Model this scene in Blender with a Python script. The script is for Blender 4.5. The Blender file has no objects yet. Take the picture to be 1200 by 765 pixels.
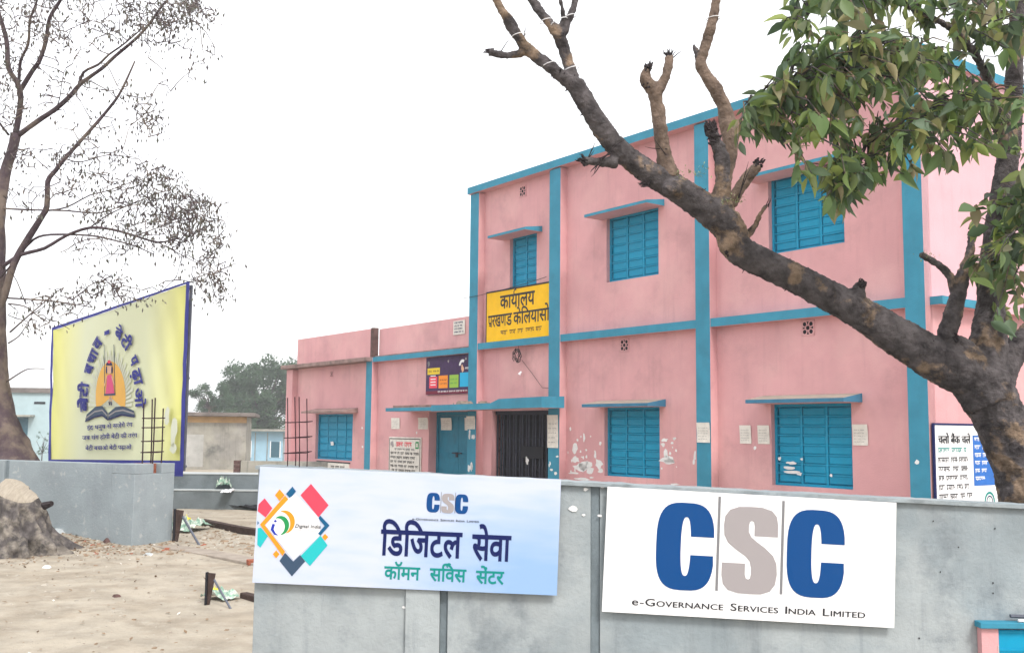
import bpy, bmesh, math, random
from mathutils import Vector, Matrix, noise
random.seed(7)
sc = bpy.context.scene
COL = sc.collection

# ------------------------------------------------------------------ camera
PITCH = math.atan(120.6 / 1200.0)
ROLL = math.atan(0.0096)
cd = bpy.data.cameras.new('camera'); cam = bpy.data.objects.new('camera', cd); COL.objects.link(cam)
cd.sensor_width = 36.0; cd.lens = 36.0; cd.clip_start = 0.05; cd.clip_end = 3000
cam.location = (0, 0, 1.6)
cam.rotation_mode = 'QUATERNION'
cam.rotation_quaternion = (Matrix.Rotation(math.radians(90) + PITCH, 3, 'X') @ Matrix.Rotation(ROLL, 3, 'Z')).to_quaternion()
sc.camera = cam
_M = Matrix.Rotation(math.radians(90) + PITCH, 3, 'X') @ Matrix.Rotation(ROLL, 3, 'Z')
def at(px, py, Y):
    """world point seen at photo pixel (1200x765) whose distance north is Y"""
    r = _M @ Vector(((px - 600) / 1200.0, (382.5 - py) / 1200.0, -1.0))
    return Vector((0, 0, 1.6)) + r * (Y / r.y)

# ------------------------------------------------------------------ light
SUN_EL, SUN_AZ = math.radians(48), math.radians(152)      # azimuth clockwise from +Y
w = bpy.data.worlds.new("World"); sc.world = w; w.use_nodes = True
nt = w.node_tree; bg = nt.nodes['Background']
sky = nt.nodes.new('ShaderNodeTexSky'); sky.sky_type = 'NISHITA'; sky.sun_disc = False
sky.sun_elevation = SUN_EL; sky.sun_rotation = SUN_AZ; sky.air_density = 1.0; sky.dust_density = 5.0; sky.ozone_density = 1.0
mixw = nt.nodes.new('ShaderNodeMixRGB'); mixw.inputs[0].default_value = 0.8
mixw.inputs[2].default_value = (10.0, 10.0, 10.1, 1)          # bright even overcast veil over the sky
nt.links.new(sky.outputs[0], mixw.inputs[1]); nt.links.new(mixw.outputs[0], bg.inputs[0])
bg.inputs[1].default_value = 0.10
sd = bpy.data.lights.new('sun', 'SUN'); sun = bpy.data.objects.new('sun', sd); COL.objects.link(sun)
sd.energy = 1.5; sd.angle = math.radians(14); sd.color = (1, 0.965, 0.92)
sdir = Vector((math.sin(SUN_AZ) * math.cos(SUN_EL), math.cos(SUN_AZ) * math.cos(SUN_EL), math.sin(SUN_EL)))
sun.rotation_euler = sdir.to_track_quat('Z', 'Y').to_euler()
sc.view_settings.view_transform = 'Standard'; sc.view_settings.look = 'None'
sc.view_settings.gamma = 1; sc.view_settings.exposure = 0.95; sc.view_settings.use_curve_mapping = False
sc.cycles.use_denoising = True
sc.cycles.volume_max_steps = 64

# ------------------------------------------------------------------ materials
def rgb(r, g, b):
    f = lambda c: ((c / 255 + 0.055) / 1.055) ** 2.4 if c > 10 else c / 255 / 12.92
    return (f(r), f(g), f(b), 1)

def mat(name, c, rough=0.85, var=0.12, scale=3.0, bump=0.0, bscale=60.0, dark=None, dscale=1.2, damt=0.0,
        streak=0.0, spec=0.15, metallic=0.0, trans=0.0, rnd=0.0, c2=None, c2amt=0.5, c2scale=2.0, c2lo=.45, c2hi=.6, stretch=None):
    m = bpy.data.materials.new(name); m.use_nodes = True
    n = m.node_tree.nodes; L = m.node_tree.links; b = n['Principled BSDF']
    b.inputs['Roughness'].default_value = rough; b.inputs['Metallic'].default_value = metallic
    b.inputs['Specular IOR Level'].default_value = spec
    tc = n.new('ShaderNodeTexCoord')
    src = tc.outputs['Object']
    if stretch:
        mp = n.new('ShaderNodeMapping'); mp.inputs['Scale'].default_value = stretch; L.new(src, mp.inputs[0]); src = mp.outputs[0]
    def noi(s, det=6, r=.6, v=None):
        t = n.new('ShaderNodeTexNoise'); t.inputs['Scale'].default_value = s; t.inputs['Detail'].default_value = det
        t.inputs['Roughness'].default_value = r; L.new(v or src, t.inputs['Vector']); return t.outputs['Fac']
    def ramp(fac, lo, hi, a, bb):
        r = n.new('ShaderNodeMapRange'); r.inputs[1].default_value = lo; r.inputs[2].default_value = hi
        r.inputs[3].default_value = a; r.inputs[4].default_value = bb; r.interpolation_type = 'SMOOTHSTEP'
        L.new(fac, r.inputs[0]); return r.outputs[0]
    def mix(fac, A, B, mode='MIX'):
        x = n.new('ShaderNodeMixRGB'); x.blend_type = mode
        for s, v in ((0, fac), (1, A), (2, B)):
            if isinstance(v, (int, float)): x.inputs[s].default_value = v
            elif isinstance(v, tuple): x.inputs[s].default_value = v
            else: L.new(v, x.inputs[s])
        return x.outputs[0]
    cur = c
    if c2: cur = mix(ramp(noi(c2scale), c2lo, c2hi, 0, c2amt), cur, c2)
    if var:
        v = ramp(noi(scale), .25, .75, 1 - var, 1 + var)
        cc = n.new('ShaderNodeCombineColor')
        for i in range(3): L.new(v, cc.inputs[i])
        cur = mix(1.0, cur, cc.outputs[0], 'MULTIPLY')
    if dark: cur = mix(ramp(noi(dscale, 8, .7), .5, .72, 0, damt), cur, dark)
    if streak:
        mp = n.new('ShaderNodeMapping'); mp.inputs['Scale'].default_value = (5, 5, .35); L.new(tc.outputs['Object'], mp.inputs[0])
        cur = mix(ramp(noi(1.6, 5, .7, mp.outputs[0]), .5, .75, 0, streak), cur, dark or (.1, .08, .08, 1))
    if rnd:
        oi = n.new('ShaderNodeObjectInfo'); hs = n.new('ShaderNodeHueSaturation')
        L.new(ramp(oi.outputs['Random'], 0, 1, 1 - rnd, 1 + rnd), hs.inputs['Value'])
        if isinstance(cur, tuple): hs.inputs['Color'].default_value = cur
        else: L.new(cur, hs.inputs['Color'])
        cur = hs.outputs[0]
    if isinstance(cur, tuple): b.inputs['Base Color'].default_value = cur
    else: L.new(cur, b.inputs['Base Color'])
    if bump:
        bp = n.new('ShaderNodeBump'); bp.inputs['Strength'].default_value = bump; bp.inputs['Distance'].default_value = .02
        L.new(noi(bscale, 8, .65), bp.inputs['Height']); L.new(bp.outputs[0], b.inputs['Normal'])
    return m

M = {}
M['pink'] = mat('pink_limewash', (.61, .325, .34, 1), .9, .07, 1.3, .25, 40, dark=(.34, .20, .20, 1), dscale=.9, damt=.38, streak=.22, c2=(.68, .41, .405, 1), c2amt=.6, c2scale=.6, c2lo=.4, c2hi=.7)
M['pale_pink'] = mat('faded_pink_limewash', (.62, .38, .42, 1), .9, .06, 1.3, .25, 40, dark=(.40, .27, .30, 1), dscale=1.1, damt=.25, streak=.25)
M['teal'] = mat('teal_blue_paint', (.045, .235, .345, 1), .75, .12, 2.2, .2, 50, dark=(.04, .14, .19, 1), dscale=2.5, damt=.35, streak=.25)
M['shutter'] = mat('bright_blue_enamel', (.003, .255, .43, 1), .55, .10, 6, .05, 30, spec=.2, rnd=.06, dark=(.02, .15, .26, 1), dscale=4, damt=.3)
M['door'] = mat('deep_teal_enamel', (.012, .16, .25, 1), .5, .12, 5, .05, 30, dark=(.01, .08, .12, 1), dscale=3, damt=.4)
M['dirty'] = mat('weathered_slab', (.26, .18, .165, 1), .95, .25, 4, .5, 50, dark=(.08, .07, .065, 1), dscale=3, damt=.7)
M['slabtop'] = mat('sunbleached_cement', (.30, .26, .22, 1), .95, .15, 5, .4, 60)
M['brickdark'] = mat('bare_sooty_brick', (.10, .06, .055, 1), .95, .4, 12, .6, 30)
M['sootslab'] = mat('sooty_slab', (.17, .15, .14, 1), .95, .3, 4, .3, 30, dark=(.07, .065, .06, 1), dscale=2, damt=.6)
M['canopyblue'] = mat('weathered_dark_blue_paint', (.05, .175, .285, 1), .8, .15, 3, .2, 50, dark=(.05, .10, .14, 1), dscale=3, damt=.6, streak=.3)
M['drylitter'] = mat('dry_leaf_litter', (.20, .14, .09, 1), .9, .3, 6)
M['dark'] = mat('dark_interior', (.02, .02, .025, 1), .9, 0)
M['grille'] = mat('blackened_steel', (.035, .037, .055, 1), .55, .2, 10, 0, metallic=.3)
M['cement'] = mat('cement_plaster', (.25, .29, .31, 1), .92, .12, 2.6, .35, 28, dark=(.15, .175, .195, 1), dscale=1.9, damt=.75, streak=.5, c2=(.33, .36, .37, 1), c2amt=.9, c2scale=1.1, c2lo=.42, c2hi=.6)
M['cement2'] = mat('shade_strip_cement', (.17, .205, .225, 1), .9, .2, 3, .4, 60, dark=(.09, .11, .12, 1), dscale=2, damt=.5)  # darker cement for wall strips, side shade of the pilasters painted in
M['cementL'] = mat('pale_blue_grey_plaster', (.26, .30, .32, 1), .92, .12, 1.5, .35, 35, dark=(.20, .225, .245, 1), dscale=1.2, damt=.5, streak=.3, c2=(.42, .43, .43, 1), c2amt=.6, c2scale=9, c2lo=.58, c2hi=.7)
M['stepwall'] = mat('dark_wet_cement', (.15, .175, .19, 1), .85, .2, 1.5, .3, 30, dark=(.07, .085, .095, 1), dscale=1.3, damt=.6)
M['ledge'] = mat('pale_ledge', (.38, .41, .42, 1), .9, .1, 3)
M['ground'] = mat('sandy_soil', (.36, .32, .26, 1), 1.0, .2, 2.4, 1.0, 22, c2=(.28, .235, .18, 1), c2amt=.5, c2scale=1.3, c2lo=.46, c2hi=.6, dark=(.43, .39, .33, 1), dscale=4.5, damt=.7, spec=.1)
M['soil'] = mat('loose_soil_clods', (.27, .20, .14, 1), 1.0, .3, 9, .9, 60, spec=.1)
M['stone'] = mat('grey_stone', (.36, .33, .28, 1), .95, .3, 8, .4, 40, spec=.2)
M['brick'] = mat('red_brick', (.30, .10, .06, 1), .95, .25, 20, .5, 60)
M['bark'] = mat('grey_brown_bark', (.088, .078, .08, 1), .95, .55, 11, 1.0, 45, dark=(.02, .017, .02, 1), dscale=7, damt=.9, c2=(.23, .165, .115, 1), c2amt=.9, c2scale=4.2, c2lo=.52, c2hi=.60, spec=.15, stretch=(1, 1, 1))
M['bark2'] = mat('peeled_brown_bark', (.185, .135, .105, 1), .9, .35, 12, 1.0, 34, dark=(.06, .045, .045, 1), dscale=7, damt=.85, spec=.15)
M['char'] = mat('frayed_dark_bark', (.035, .028, .03, 1), .95, .4, 20, .9, 40)
M['barkL'] = mat('mauve_grey_bark', (.07, .05, .058, 1), .95, .3, 3, .8, 18, c2=(.20, .16, .125, 1), c2amt=.7, c2scale=1.6)
M['stumpbark'] = mat('rugged_stump_bark', (.095, .085, .083, 1), .98, .5, 9, 1.0, 24, dark=(.03, .027, .028, 1), dscale=4, damt=.95, c2=(.27, .24, .20, 1), c2amt=.6, c2scale=5)
M['sawn'] = mat('sawn_wood', (.33, .29, .235, 1), .85, .15, 8, .4, 30, stretch=(6, 1, 1))
M['white'] = mat('white_vinyl', (.80, .80, .81, 1), .5, .0, 1)
M['paper'] = mat('weathered_paper', (.66, .63, .58, 1), .9, .12, 9, 0, rnd=.08)
M['lime'] = mat('exposed_white_lime', (.72, .72, .72, 1), .9, .08, 10)
M['yellow'] = mat('yellow_enamel', (.80, .46, .006, 1), .6, .06, 4)
M['ink'] = mat('black_lettering', (.03, .03, .035, 1), .7, 0)
M['ink2'] = mat('brown_faded_lettering', (.13, .08, .03, 1), .7, 0)
M['navy'] = mat('navy_print', (.007, .013, .085, 1), .5, 0)
M['cscblue'] = mat('royal_blue_print', (.003, .055, .20, 1), .5, 0)
M['cscgrey'] = mat('warm_grey_print', (.31, .285, .29, 1), .5, 0)
M['linegrey'] = mat('grey_rule_print', (.19, .19, .20, 1), .5, 0)
M['green'] = mat('sea_green_print', (.007, .22, .20, 1), .5, 0)
M['red'] = mat('coral_red_print', (.76, .06, .10, 1), .5, 0)
M['orange'] = mat('orange_print', (.83, .27, .02, 1), .5, 0)
M['tealp'] = mat('turquoise_print', (.02, .42, .44, 1), .5, 0)
M['slate'] = mat('slate_print', (.04, .07, .12, 1), .5, 0)
M['blue2'] = mat('petrol_print', (.008, .09, .20, 1), .5, 0)
M['igreen'] = mat('leaf_green_print', (.02, .25, .08, 1), .5, 0)
M['iblue'] = mat('indigo_print', (.02, .04, .35, 1), .5, 0)
M['pinkp'] = mat('magenta_print', (.70, .09, .22, 1), .6, 0)
M['skin'] = mat('peach_print', (.70, .42, .28, 1), .6, 0)
M['sunp'] = mat('amber_print', (.80, .45, .10, 1), .6, .05, 3)
M['halo'] = mat('pale_halo_print', (.66, .68, .55, 1), .6, .05, 3)
M['purple'] = mat('dark_purple_print', (.045, .018, .075, 1), .5, .25, 5)
M['maroon'] = mat('maroon_print', (.16, .008, .03, 1), .5, 0)
M['lemon'] = mat('lemon_print', (.75, .55, .03, 1), .5, 0)
M['lgreen'] = mat('lime_green_print', (.28, .48, .06, 1), .5, 0)
M['cyan'] = mat('cyan_print', (.01, .40, .68, 1), .5, 0)
M['boardblue'] = mat('blue_panel_print', (.03, .14, .46, 1), .6, .1, 6)
M['bluesteel'] = mat('indigo_vinyl_border', (.035, .04, .26, 1), .55, .15, 3)
M['rust'] = mat('rusty_rebar', (.045, .025, .03, 1), .8, .3, 30, metallic=.3)
M['rustplate'] = mat('rusty_plate', (.06, .04, .035, 1), .85, .35, 12, .4, 40)
M['pipe'] = mat('grey_steel_tube', (.12, .13, .16, 1), .45, .15, 10, metallic=.5)
M['scrapg'] = mat('green_plastic_sheet', (.22, .36, .28, 1), .5, .35, 20, .4, 30, c2=(.6, .6, .55, 1), c2amt=.8, c2scale=14)
M['scrapy'] = mat('yellow_plastic_scrap', (.75, .68, .08, 1), .5, .2, 10)
M['rope'] = mat('white_string', (.72, .72, .74, 1), .8, 0)
M['mossy'] = mat('mouldy_beige_plaster', (.31, .30, .26, 1), .95, .25, 1.2, .3, 20, dark=(.10, .105, .10, 1), dscale=.8, damt=.9, streak=.5, c2=(.30, .29, .27, 1), c2amt=.8, c2scale=.7)
M['ochre'] = mat('ochre_band', (.50, .34, .18, 1), .95, .15, 2, dark=(.2, .16, .12, 1), dscale=1.5, damt=.4)
M['paleblue'] = mat('pale_blue_wash', (.30, .47, .58, 1), .9, .1, 1)
M['aquawash'] = mat('pale_aqua_wash', (.36, .47, .50, 1), .95, .1, 1)
M['panelwash'] = mat('faded_limewash', (.40, .40, .38, 1), .95, .2, 1.5, .2, 20, dark=(.2, .2, .19, 1), dscale=1.2, damt=.7)
M['shoot'] = mat('pale_shoot', (.27, .31, .15, 1), .7, .2, 20)
M['glassdark'] = mat('dusky_window', (.05, .12, .16, 1), .4, .1, 2)
M['wire'] = mat('black_cable', (.02, .02, .025, 1), .6, 0)

def banner_cloth():
    m = mat('yellow_vinyl_banner', (.74, .72, .26, 1), .6, .0)
    n = m.node_tree.nodes; L = m.node_tree.links; b = n['Principled BSDF']
    tc = n.new('ShaderNodeTexCoord'); sx = n.new('ShaderNodeSeparateXYZ'); L.new(tc.outputs['Object'], sx.inputs[0])
    # printed field: saturated yellow at both ends, paler cream-green in the middle
    r = n.new('ShaderNodeValToRGB'); mr = n.new('ShaderNodeMapRange'); mr.inputs[1].default_value = -5.1; mr.inputs[2].default_value = 0
    L.new(sx.outputs[0], mr.inputs[0]); L.new(mr.outputs[0], r.inputs[0])
    e = r.color_ramp.elements; e[0].position = 0; e[0].color = (.66, .66, .18, 1); e[1].position = 1; e[1].color = (.70, .69, .18, 1)
    for p, c in ((.10, (.76, .75, .32, 1)), (.28, (.70, .73, .52, 1)), (.72, (.71, .74, .50, 1)), (.88, (.74, .74, .34, 1))):
        q = e.new(p); q.color = c
    L.new(r.outputs[0], b.inputs['Base Color'])
    return m
M['cloth'] = banner_cloth()

def dig_print():
    m = mat('white_to_sky_blue_vinyl', (.7, .8, .9, 1), .45, .0)
    n = m.node_tree.nodes; L = m.node_tree.links; b = n['Principled BSDF']
    tc = n.new('ShaderNodeTexCoord'); mp = n.new('ShaderNodeMapping'); L.new(tc.outputs['Object'], mp.inputs[0])
    g = n.new('ShaderNodeTexGradient'); g.gradient_type = 'SPHERICAL'
    mp.inputs['Location'].default_value = (-1.62 / .95, 0, .60 / .55); mp.inputs['Scale'].default_value = (1 / .95, 1, 1 / .55)
    L.new(mp.outputs[0], g.inputs[0])
    t = n.new('ShaderNodeTexNoise'); t.inputs['Scale'].default_value = 3; t.inputs['Detail'].default_value = 3
    m2 = n.new('ShaderNodeMapping'); m2.inputs['Scale'].default_value = (1.2, 1, 6); m2.inputs['Rotation'].default_value = (0, .25, 0)
    L.new(tc.outputs['Object'], m2.inputs[0]); L.new(m2.outputs[0], t.inputs[0])
    a = n.new('ShaderNodeMath'); a.operation = 'MULTIPLY_ADD'; a.inputs[1].default_value = .55; a.inputs[2].default_value = -.24; L.new(t.outputs[0], a.inputs[0])
    s = n.new('ShaderNodeMath'); s.operation = 'ADD'; s.use_clamp = True; L.new(g.outputs['Fac'], s.inputs[0]); L.new(a.outputs[0], s.inputs[1])
    r = n.new('ShaderNodeValToRGB'); L.new(s.outputs[0], r.inputs[0]); e = r.color_ramp.elements
    e[0].color = (.50, .545, .65, 1); e[1].position = .85; e[1].color = (.25, .39, .62, 1)
    q = e.new(.3); q.color = (.38, .475, .66, 1)
    L.new(r.outputs[0], b.inputs['Base Color']); return m
M['digprint'] = dig_print()

def leaf_mat(name, cols, attr=False, rough=.5, transl=.35):
    m = bpy.data.materials.new(name); m.use_nodes = True
    n = m.node_tree.nodes; L = m.node_tree.links; b = n['Principled BSDF']; b.inputs['Roughness'].default_value = rough
    b.inputs['Specular IOR Level'].default_value = .35
    r = n.new('ShaderNodeValToRGB'); r.color_ramp.interpolation = 'LINEAR'
    if attr:
        s = n.new('ShaderNodeAttribute'); s.attribute_name = 'tone'; L.new(s.outputs['Fac'], r.inputs[0])
    else:
        s = n.new('ShaderNodeObjectInfo'); L.new(s.outputs['Random'], r.inputs[0])
    e = r.color_ramp.elements; e[0].color = cols[0]; e[1].color = cols[-1]
    for i, c in enumerate(cols[1:-1]):
        q = e.new((i + 1) / (len(cols) - 1)); q.color = c
    L.new(r.outputs[0], b.inputs['Base Color'])
    if transl:
        t = n.new('ShaderNodeBsdfTranslucent'); L.new(r.outputs[0], t.inputs[0]); mx = n.new('ShaderNodeMixShader'); mx.inputs[0].default_value = transl
        L.new(b.outputs[0], mx.inputs[1]); L.new(t.outputs[0], mx.inputs[2]); L.new(mx.outputs[0], n['Material Output'].inputs[0])
    return m
LC = [(.05, .08, .045, 1), (.09, .15, .05, 1), (.13, .21, .07, 1), (.075, .12, .08, 1), (.18, .26, .07, 1), (.12, .14, .065, 1), (.28, .36, .09, 1), (.28, .23, .13, 1), (.11, .18, .10, 1)]
M['leaf'] = leaf_mat('glossy_green_leaf', LC); M['leafs'] = leaf_mat('glossy_green_leaf_mass', LC, True)
M['leafL'] = leaf_mat('dusty_mauve_leaf', [(.055, .045, .05, 1), (.10, .085, .08, 1), (.08, .085, .06, 1), (.14, .11, .10, 1)], True, .7, .15)
M['leafF'] = leaf_mat('far_dull_leaf', [(.028, .06, .035, 1), (.045, .09, .048, 1), (.06, .115, .055, 1), (.085, .14, .07, 1)], True, .8, .2)

# ------------------------------------------------------------------ builders
class MB:
    def __init__(s): s.v = []; s.f = []; s.m = []; s.mats = []; s.tone = []
    def mi(s, m):
        if m not in s.mats: s.mats.append(m)
        return s.mats.index(m)
    def face(s, pts, m, tone=0):
        k = len(s.v); s.v += [tuple(p) for p in pts]; s.f.append(tuple(range(k, k + len(pts)))); s.m.append(s.mi(m)); s.tone.append(tone)
    def box(s, x0, x1, y0, y1, z0, z1, m, T=None):
        P = [(x0, y0, z0), (x1, y0, z0), (x1, y1, z0), (x0, y1, z0), (x0, y0, z1), (x1, y0, z1), (x1, y1, z1), (x0, y1, z1)]
        if T: P = [tuple(T @ Vector(p)) for p in P]
        s.poly(P, [(0, 3, 2, 1), (4, 5, 6, 7), (0, 1, 5, 4), (1, 2, 6, 5), (2, 3, 7, 6), (3, 0, 4, 7)], m); return s
    def poly(s, P, F, m, tone=0):
        k = len(s.v); s.v += [tuple(p) for p in P]; i = s.mi(m)
        for f in F: s.f.append(tuple(q + k for q in f)); s.m.append(i); s.tone.append(tone)
        return s
    def tube(s, pts, rad, m, seg=8, caps=True, rough=0, tone=0):
        pts = [Vector(p) for p in pts]; n = len(pts); k = len(s.v); i = s.mi(m); up = Vector((.3, .9, .2)).normalized()
        for a in range(n):
            d = (pts[min(a + 1, n - 1)] - pts[max(a - 1, 0)]).normalized()
            u = d.cross(up)
            if u.length < .05: u = d.cross(Vector((1, 0, 0)))
            u.normalize(); q = d.cross(u).normalized(); up = -q if (-q).dot(up) > 0 else q
            u = up.cross(d).normalized() * -1
            r = rad[a] if hasattr(rad, '__len__') else rad
            for j in range(seg):
                t = 2 * math.pi * j / seg; rr = r * (1 + (random.uniform(-rough, rough) if rough else 0))
                s.v.append(tuple(pts[a] + (u * math.cos(t) + up * math.sin(t)) * rr))
        for a in range(n - 1):
            for j in range(seg):
                b = (j + 1) % seg
                s.f.append((k + a * seg + j, k + a * seg + b, k + (a + 1) * seg + b, k + (a + 1) * seg + j)); s.m.append(i); s.tone.append(tone)
        if caps:
            s.f.append(tuple(k + j for j in reversed(range(seg)))); s.m.append(i); s.tone.append(tone)
            s.f.append(tuple(k + (n - 1) * seg + j for j in range(seg))); s.m.append(i); s.tone.append(tone)
        return s
    def build(s, name, parent=None, loc=(0, 0, 0), rz=0, smooth=False, bevel=0, stuff=False, tone=False):
        me = bpy.data.meshes.new(name); me.from_pydata(s.v, [], s.f)
        for m in s.mats: me.materials.append(M[m] if isinstance(m, str) else m)
        me.polygons.foreach_set('material_index', s.m)
        if smooth: me.polygons.foreach_set('use_smooth', [True] * len(s.f))
        if tone:
            a = me.attributes.new('tone', 'FLOAT', 'FACE'); a.data.foreach_set('value', s.tone)
        me.update()
        o = bpy.data.objects.new(name, me); COL.objects.link(o); o.location = loc; o.rotation_euler = (0, 0, rz)
        if parent: o.parent = parent
        if bevel:
            b = o.modifiers.new('bevel', 'BEVEL'); b.width = bevel; b.segments = 2; b.limit_method = 'ANGLE'
        if stuff: o['kind'] = 'stuff'
        return o
def thing(name, label, cat, loc=(0, 0, 0), rot=(0, 0, 0), group=None):
    o = bpy.data.objects.new(name, None); COL.objects.link(o); o.empty_display_size = .2
    o.location = loc; o.rotation_euler = rot; tag(o, label, cat, group); return o
def tag(o, label, cat, group=None):
    o['label'] = label; o['category'] = cat
    if group: o['group'] = group
    return o
def link(name, me, parent, loc=(0, 0, 0)):
    o = bpy.data.objects.new(name, me); COL.objects.link(o); o.parent = parent; o.location = loc; return o

# ---- lettering: the built-in font's outlines, flattened to (u, v) triangles
_tc = {}; _lay = {}
def glyphs(body, bold=0.0):
    key = (body, bold)
    if key not in _tc:
        c = bpy.data.curves.new('lettering', 'FONT'); c.body = body; c.offset = bold; c.resolution_u = 3
        o = bpy.data.objects.new('lettering', c); COL.objects.link(o)
        bpy.context.view_layer.update()
        me = bpy.data.meshes.new_from_object(o.evaluated_get(bpy.context.evaluated_depsgraph_get()))
        V = [(v.co.x, v.co.y) for v in me.vertices]; Fc = [tuple(p.vertices) for p in me.polygons]
        COL.objects.unlink(o); bpy.data.objects.remove(o); bpy.data.curves.remove(c); bpy.data.meshes.remove(me)
        # letters that touch are set a hair apart in depth so that no two faces share a plane
        par = list(range(len(V)))
        def find(i):
            while par[i] != i: par[i] = par[par[i]]; i = par[i]
            return i
        for f in Fc:
            for q in f[1:]: par[find(q)] = find(f[0])
        ids = {}
        _lay[key] = [ids.setdefault(find(i), len(ids)) * .00012 for i in range(len(V))]
        _tc[key] = (V, Fc)
    return _tc[key]
def put_text(mb, body, m, u0, v0, y, w=None, h=None, bold=0.0, rot=0, cap=None, skew=0):
    """lettering whose baseline starts at u0, v0; w = total width, cap = height of the em fraction .7"""
    V, Fc = glyphs(body, bold)
    x0 = min(v[0] for v in V); x1 = max(v[0] for v in V)
    sy = (cap or h) / .72; sx = (w / (x1 - x0)) if w else sy
    c, s = math.cos(rot), math.sin(rot)
    P = []
    for (a, b), ly in zip(V, _lay[(body, bold)]):
        a = (a - x0) * sx; b = b * sy; a += b * skew
        P.append((u0 + a * c - b * s, y - ly, v0 + a * s + b * c))
    mb.poly(P, Fc, m)
    return (x1 - x0) * sx
def arc_stroke(mb, cx, cz, r, a0, a1, wd, y, m, n=14, sx=1, sz=1, taper=False):
    """flat curved stroke in the u-v plane"""
    A = []; B = []
    for i in range(n + 1):
        t = math.radians(a0 + (a1 - a0) * i / n); k = (math.sin(math.pi * (i + .6) / (n + 1.2)) if taper else 1) * wd / 2
        A.append((cx + (r + k) * math.cos(t) * sx, y, cz + (r + k) * math.sin(t) * sz)); B.append((cx + (r - k) * math.cos(t) * sx, y, cz + (r - k) * math.sin(t) * sz))
    for i in range(n): mb.face([A[i], A[i + 1], B[i + 1], B[i]], m)
def scribble(mb, u0, u1, v, h, y, m, bar=True):
    """an illegible row of script as the photo shows it: a head line with strokes hanging from it"""
    u = u0
    while u < u1 - h:
        L = min(random.uniform(1.6, 4.5) * h, u1 - u)
        if bar: mb.face([(u, y, v + h * .8), (u + L, y, v + h * .8), (u + L, y, v + h), (u, y, v + h)], m)
        k = u + h * .15
        while k < u + L - h * .2:
            q = h * .18; b = random.choice([0, 0, .15, .3])
            mb.face([(k, y, v + h * b), (k + q, y, v + h * b), (k + q, y, v + h * .8), (k, y, v + h * .8)], m)
            if random.random() < .6:
                z = v + h * random.uniform(.15, .5); mb.face([(k + q, y, z), (k + q + h * .3, y, z), (k + q + h * .3, y, z + q), (k + q, y, z + q)], m)
            k += h * random.uniform(.4, .7)
        u += L + h * random.uniform(.5, .9)
def blob(mb, u, v, w, h, y, m, n=11, rough=.35):
    P = []
    for i in range(n):
        t = 2 * math.pi * i / n; r = 1 + random.uniform(-rough, rough)
        P.append((u + w / 2 * r * math.cos(t), y, v + h / 2 * r * math.sin(t)))
    for i in range(n): mb.face([(u, y, v), P[i], P[(i + 1) % n]], m)
def stroke(mb, path, y, m):
    """path of (u, v, half width) -> flat ribbon"""
    n = len(path); A = []; B = []
    for i in range(n):
        a = path[max(i - 1, 0)]; b = path[min(i + 1, n - 1)]; dx, dz = b[0] - a[0], b[1] - a[1]; l = math.hypot(dx, dz) or 1
        nx, nz = -dz / l * path[i][2], dx / l * path[i][2]
        A.append((path[i][0] + nx, y, path[i][1] + nz)); B.append((path[i][0] - nx, y, path[i][1] - nz))
    for i in range(n - 1): mb.face([A[i], A[i + 1], B[i + 1], B[i]], m)

# ================================================================== GROUND
def gz(x, y):
    z = 0.0
    # heap of earth along the foot of the left wall
    d = math.hypot((x + 6.6) / 1.5, (y - 14.3) / .75); z += .17 * math.exp(-d * d)
    z += .03 * noise.noise(Vector((x * .35, y * .35, 0))) + .018 * noise.noise(Vector((x * 1.6, y * 1.6, 3))) + .010 * noise.noise(Vector((x * 4, y * 4, 5)))
    if y > 45: z -= min(y - 45, 60) * .04
    return z
def axis(a, b, c, n1, n2, far):
    L = [a + (b - a) * i / n1 for i in range(n1 + 1)]
    return L
def build_ground():
    xs = [-900, -400, -200, -100, -60, -40, -28, -20, -15] + [-12 + i * .12 for i in range(134)] + [4.2, 5, 6, 8, 11, 15, 20, 28, 40, 60, 100, 200, 400, 900]
    ys = [-60, -30, -12, -5, 0, 2, 4] + [5 + i * .12 for i in range(150)] + [23.5, 24, 25, 26, 28, 30, 33, 36, 40, 45, 50, 56, 64, 74, 86, 100, 130, 200, 400, 800, 1500]
    V = [(x, y, gz(x, y)) for y in ys for x in xs]; n = len(xs)
    Fc = [(j * n + i, j * n + i + 1, (j + 1) * n + i + 1, (j + 1) * n + i) for j in range(len(ys) - 1) for i in range(n - 1)]
    me = bpy.data.meshes.new('ground'); me.from_pydata(V, [], Fc); me.materials.append(M['ground'])
    me.polygons.foreach_set('use_smooth', [True] * len(Fc))
    o = bpy.data.objects.new('ground', me); COL.objects.link(o); o['kind'] = 'structure'
build_ground()

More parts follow.
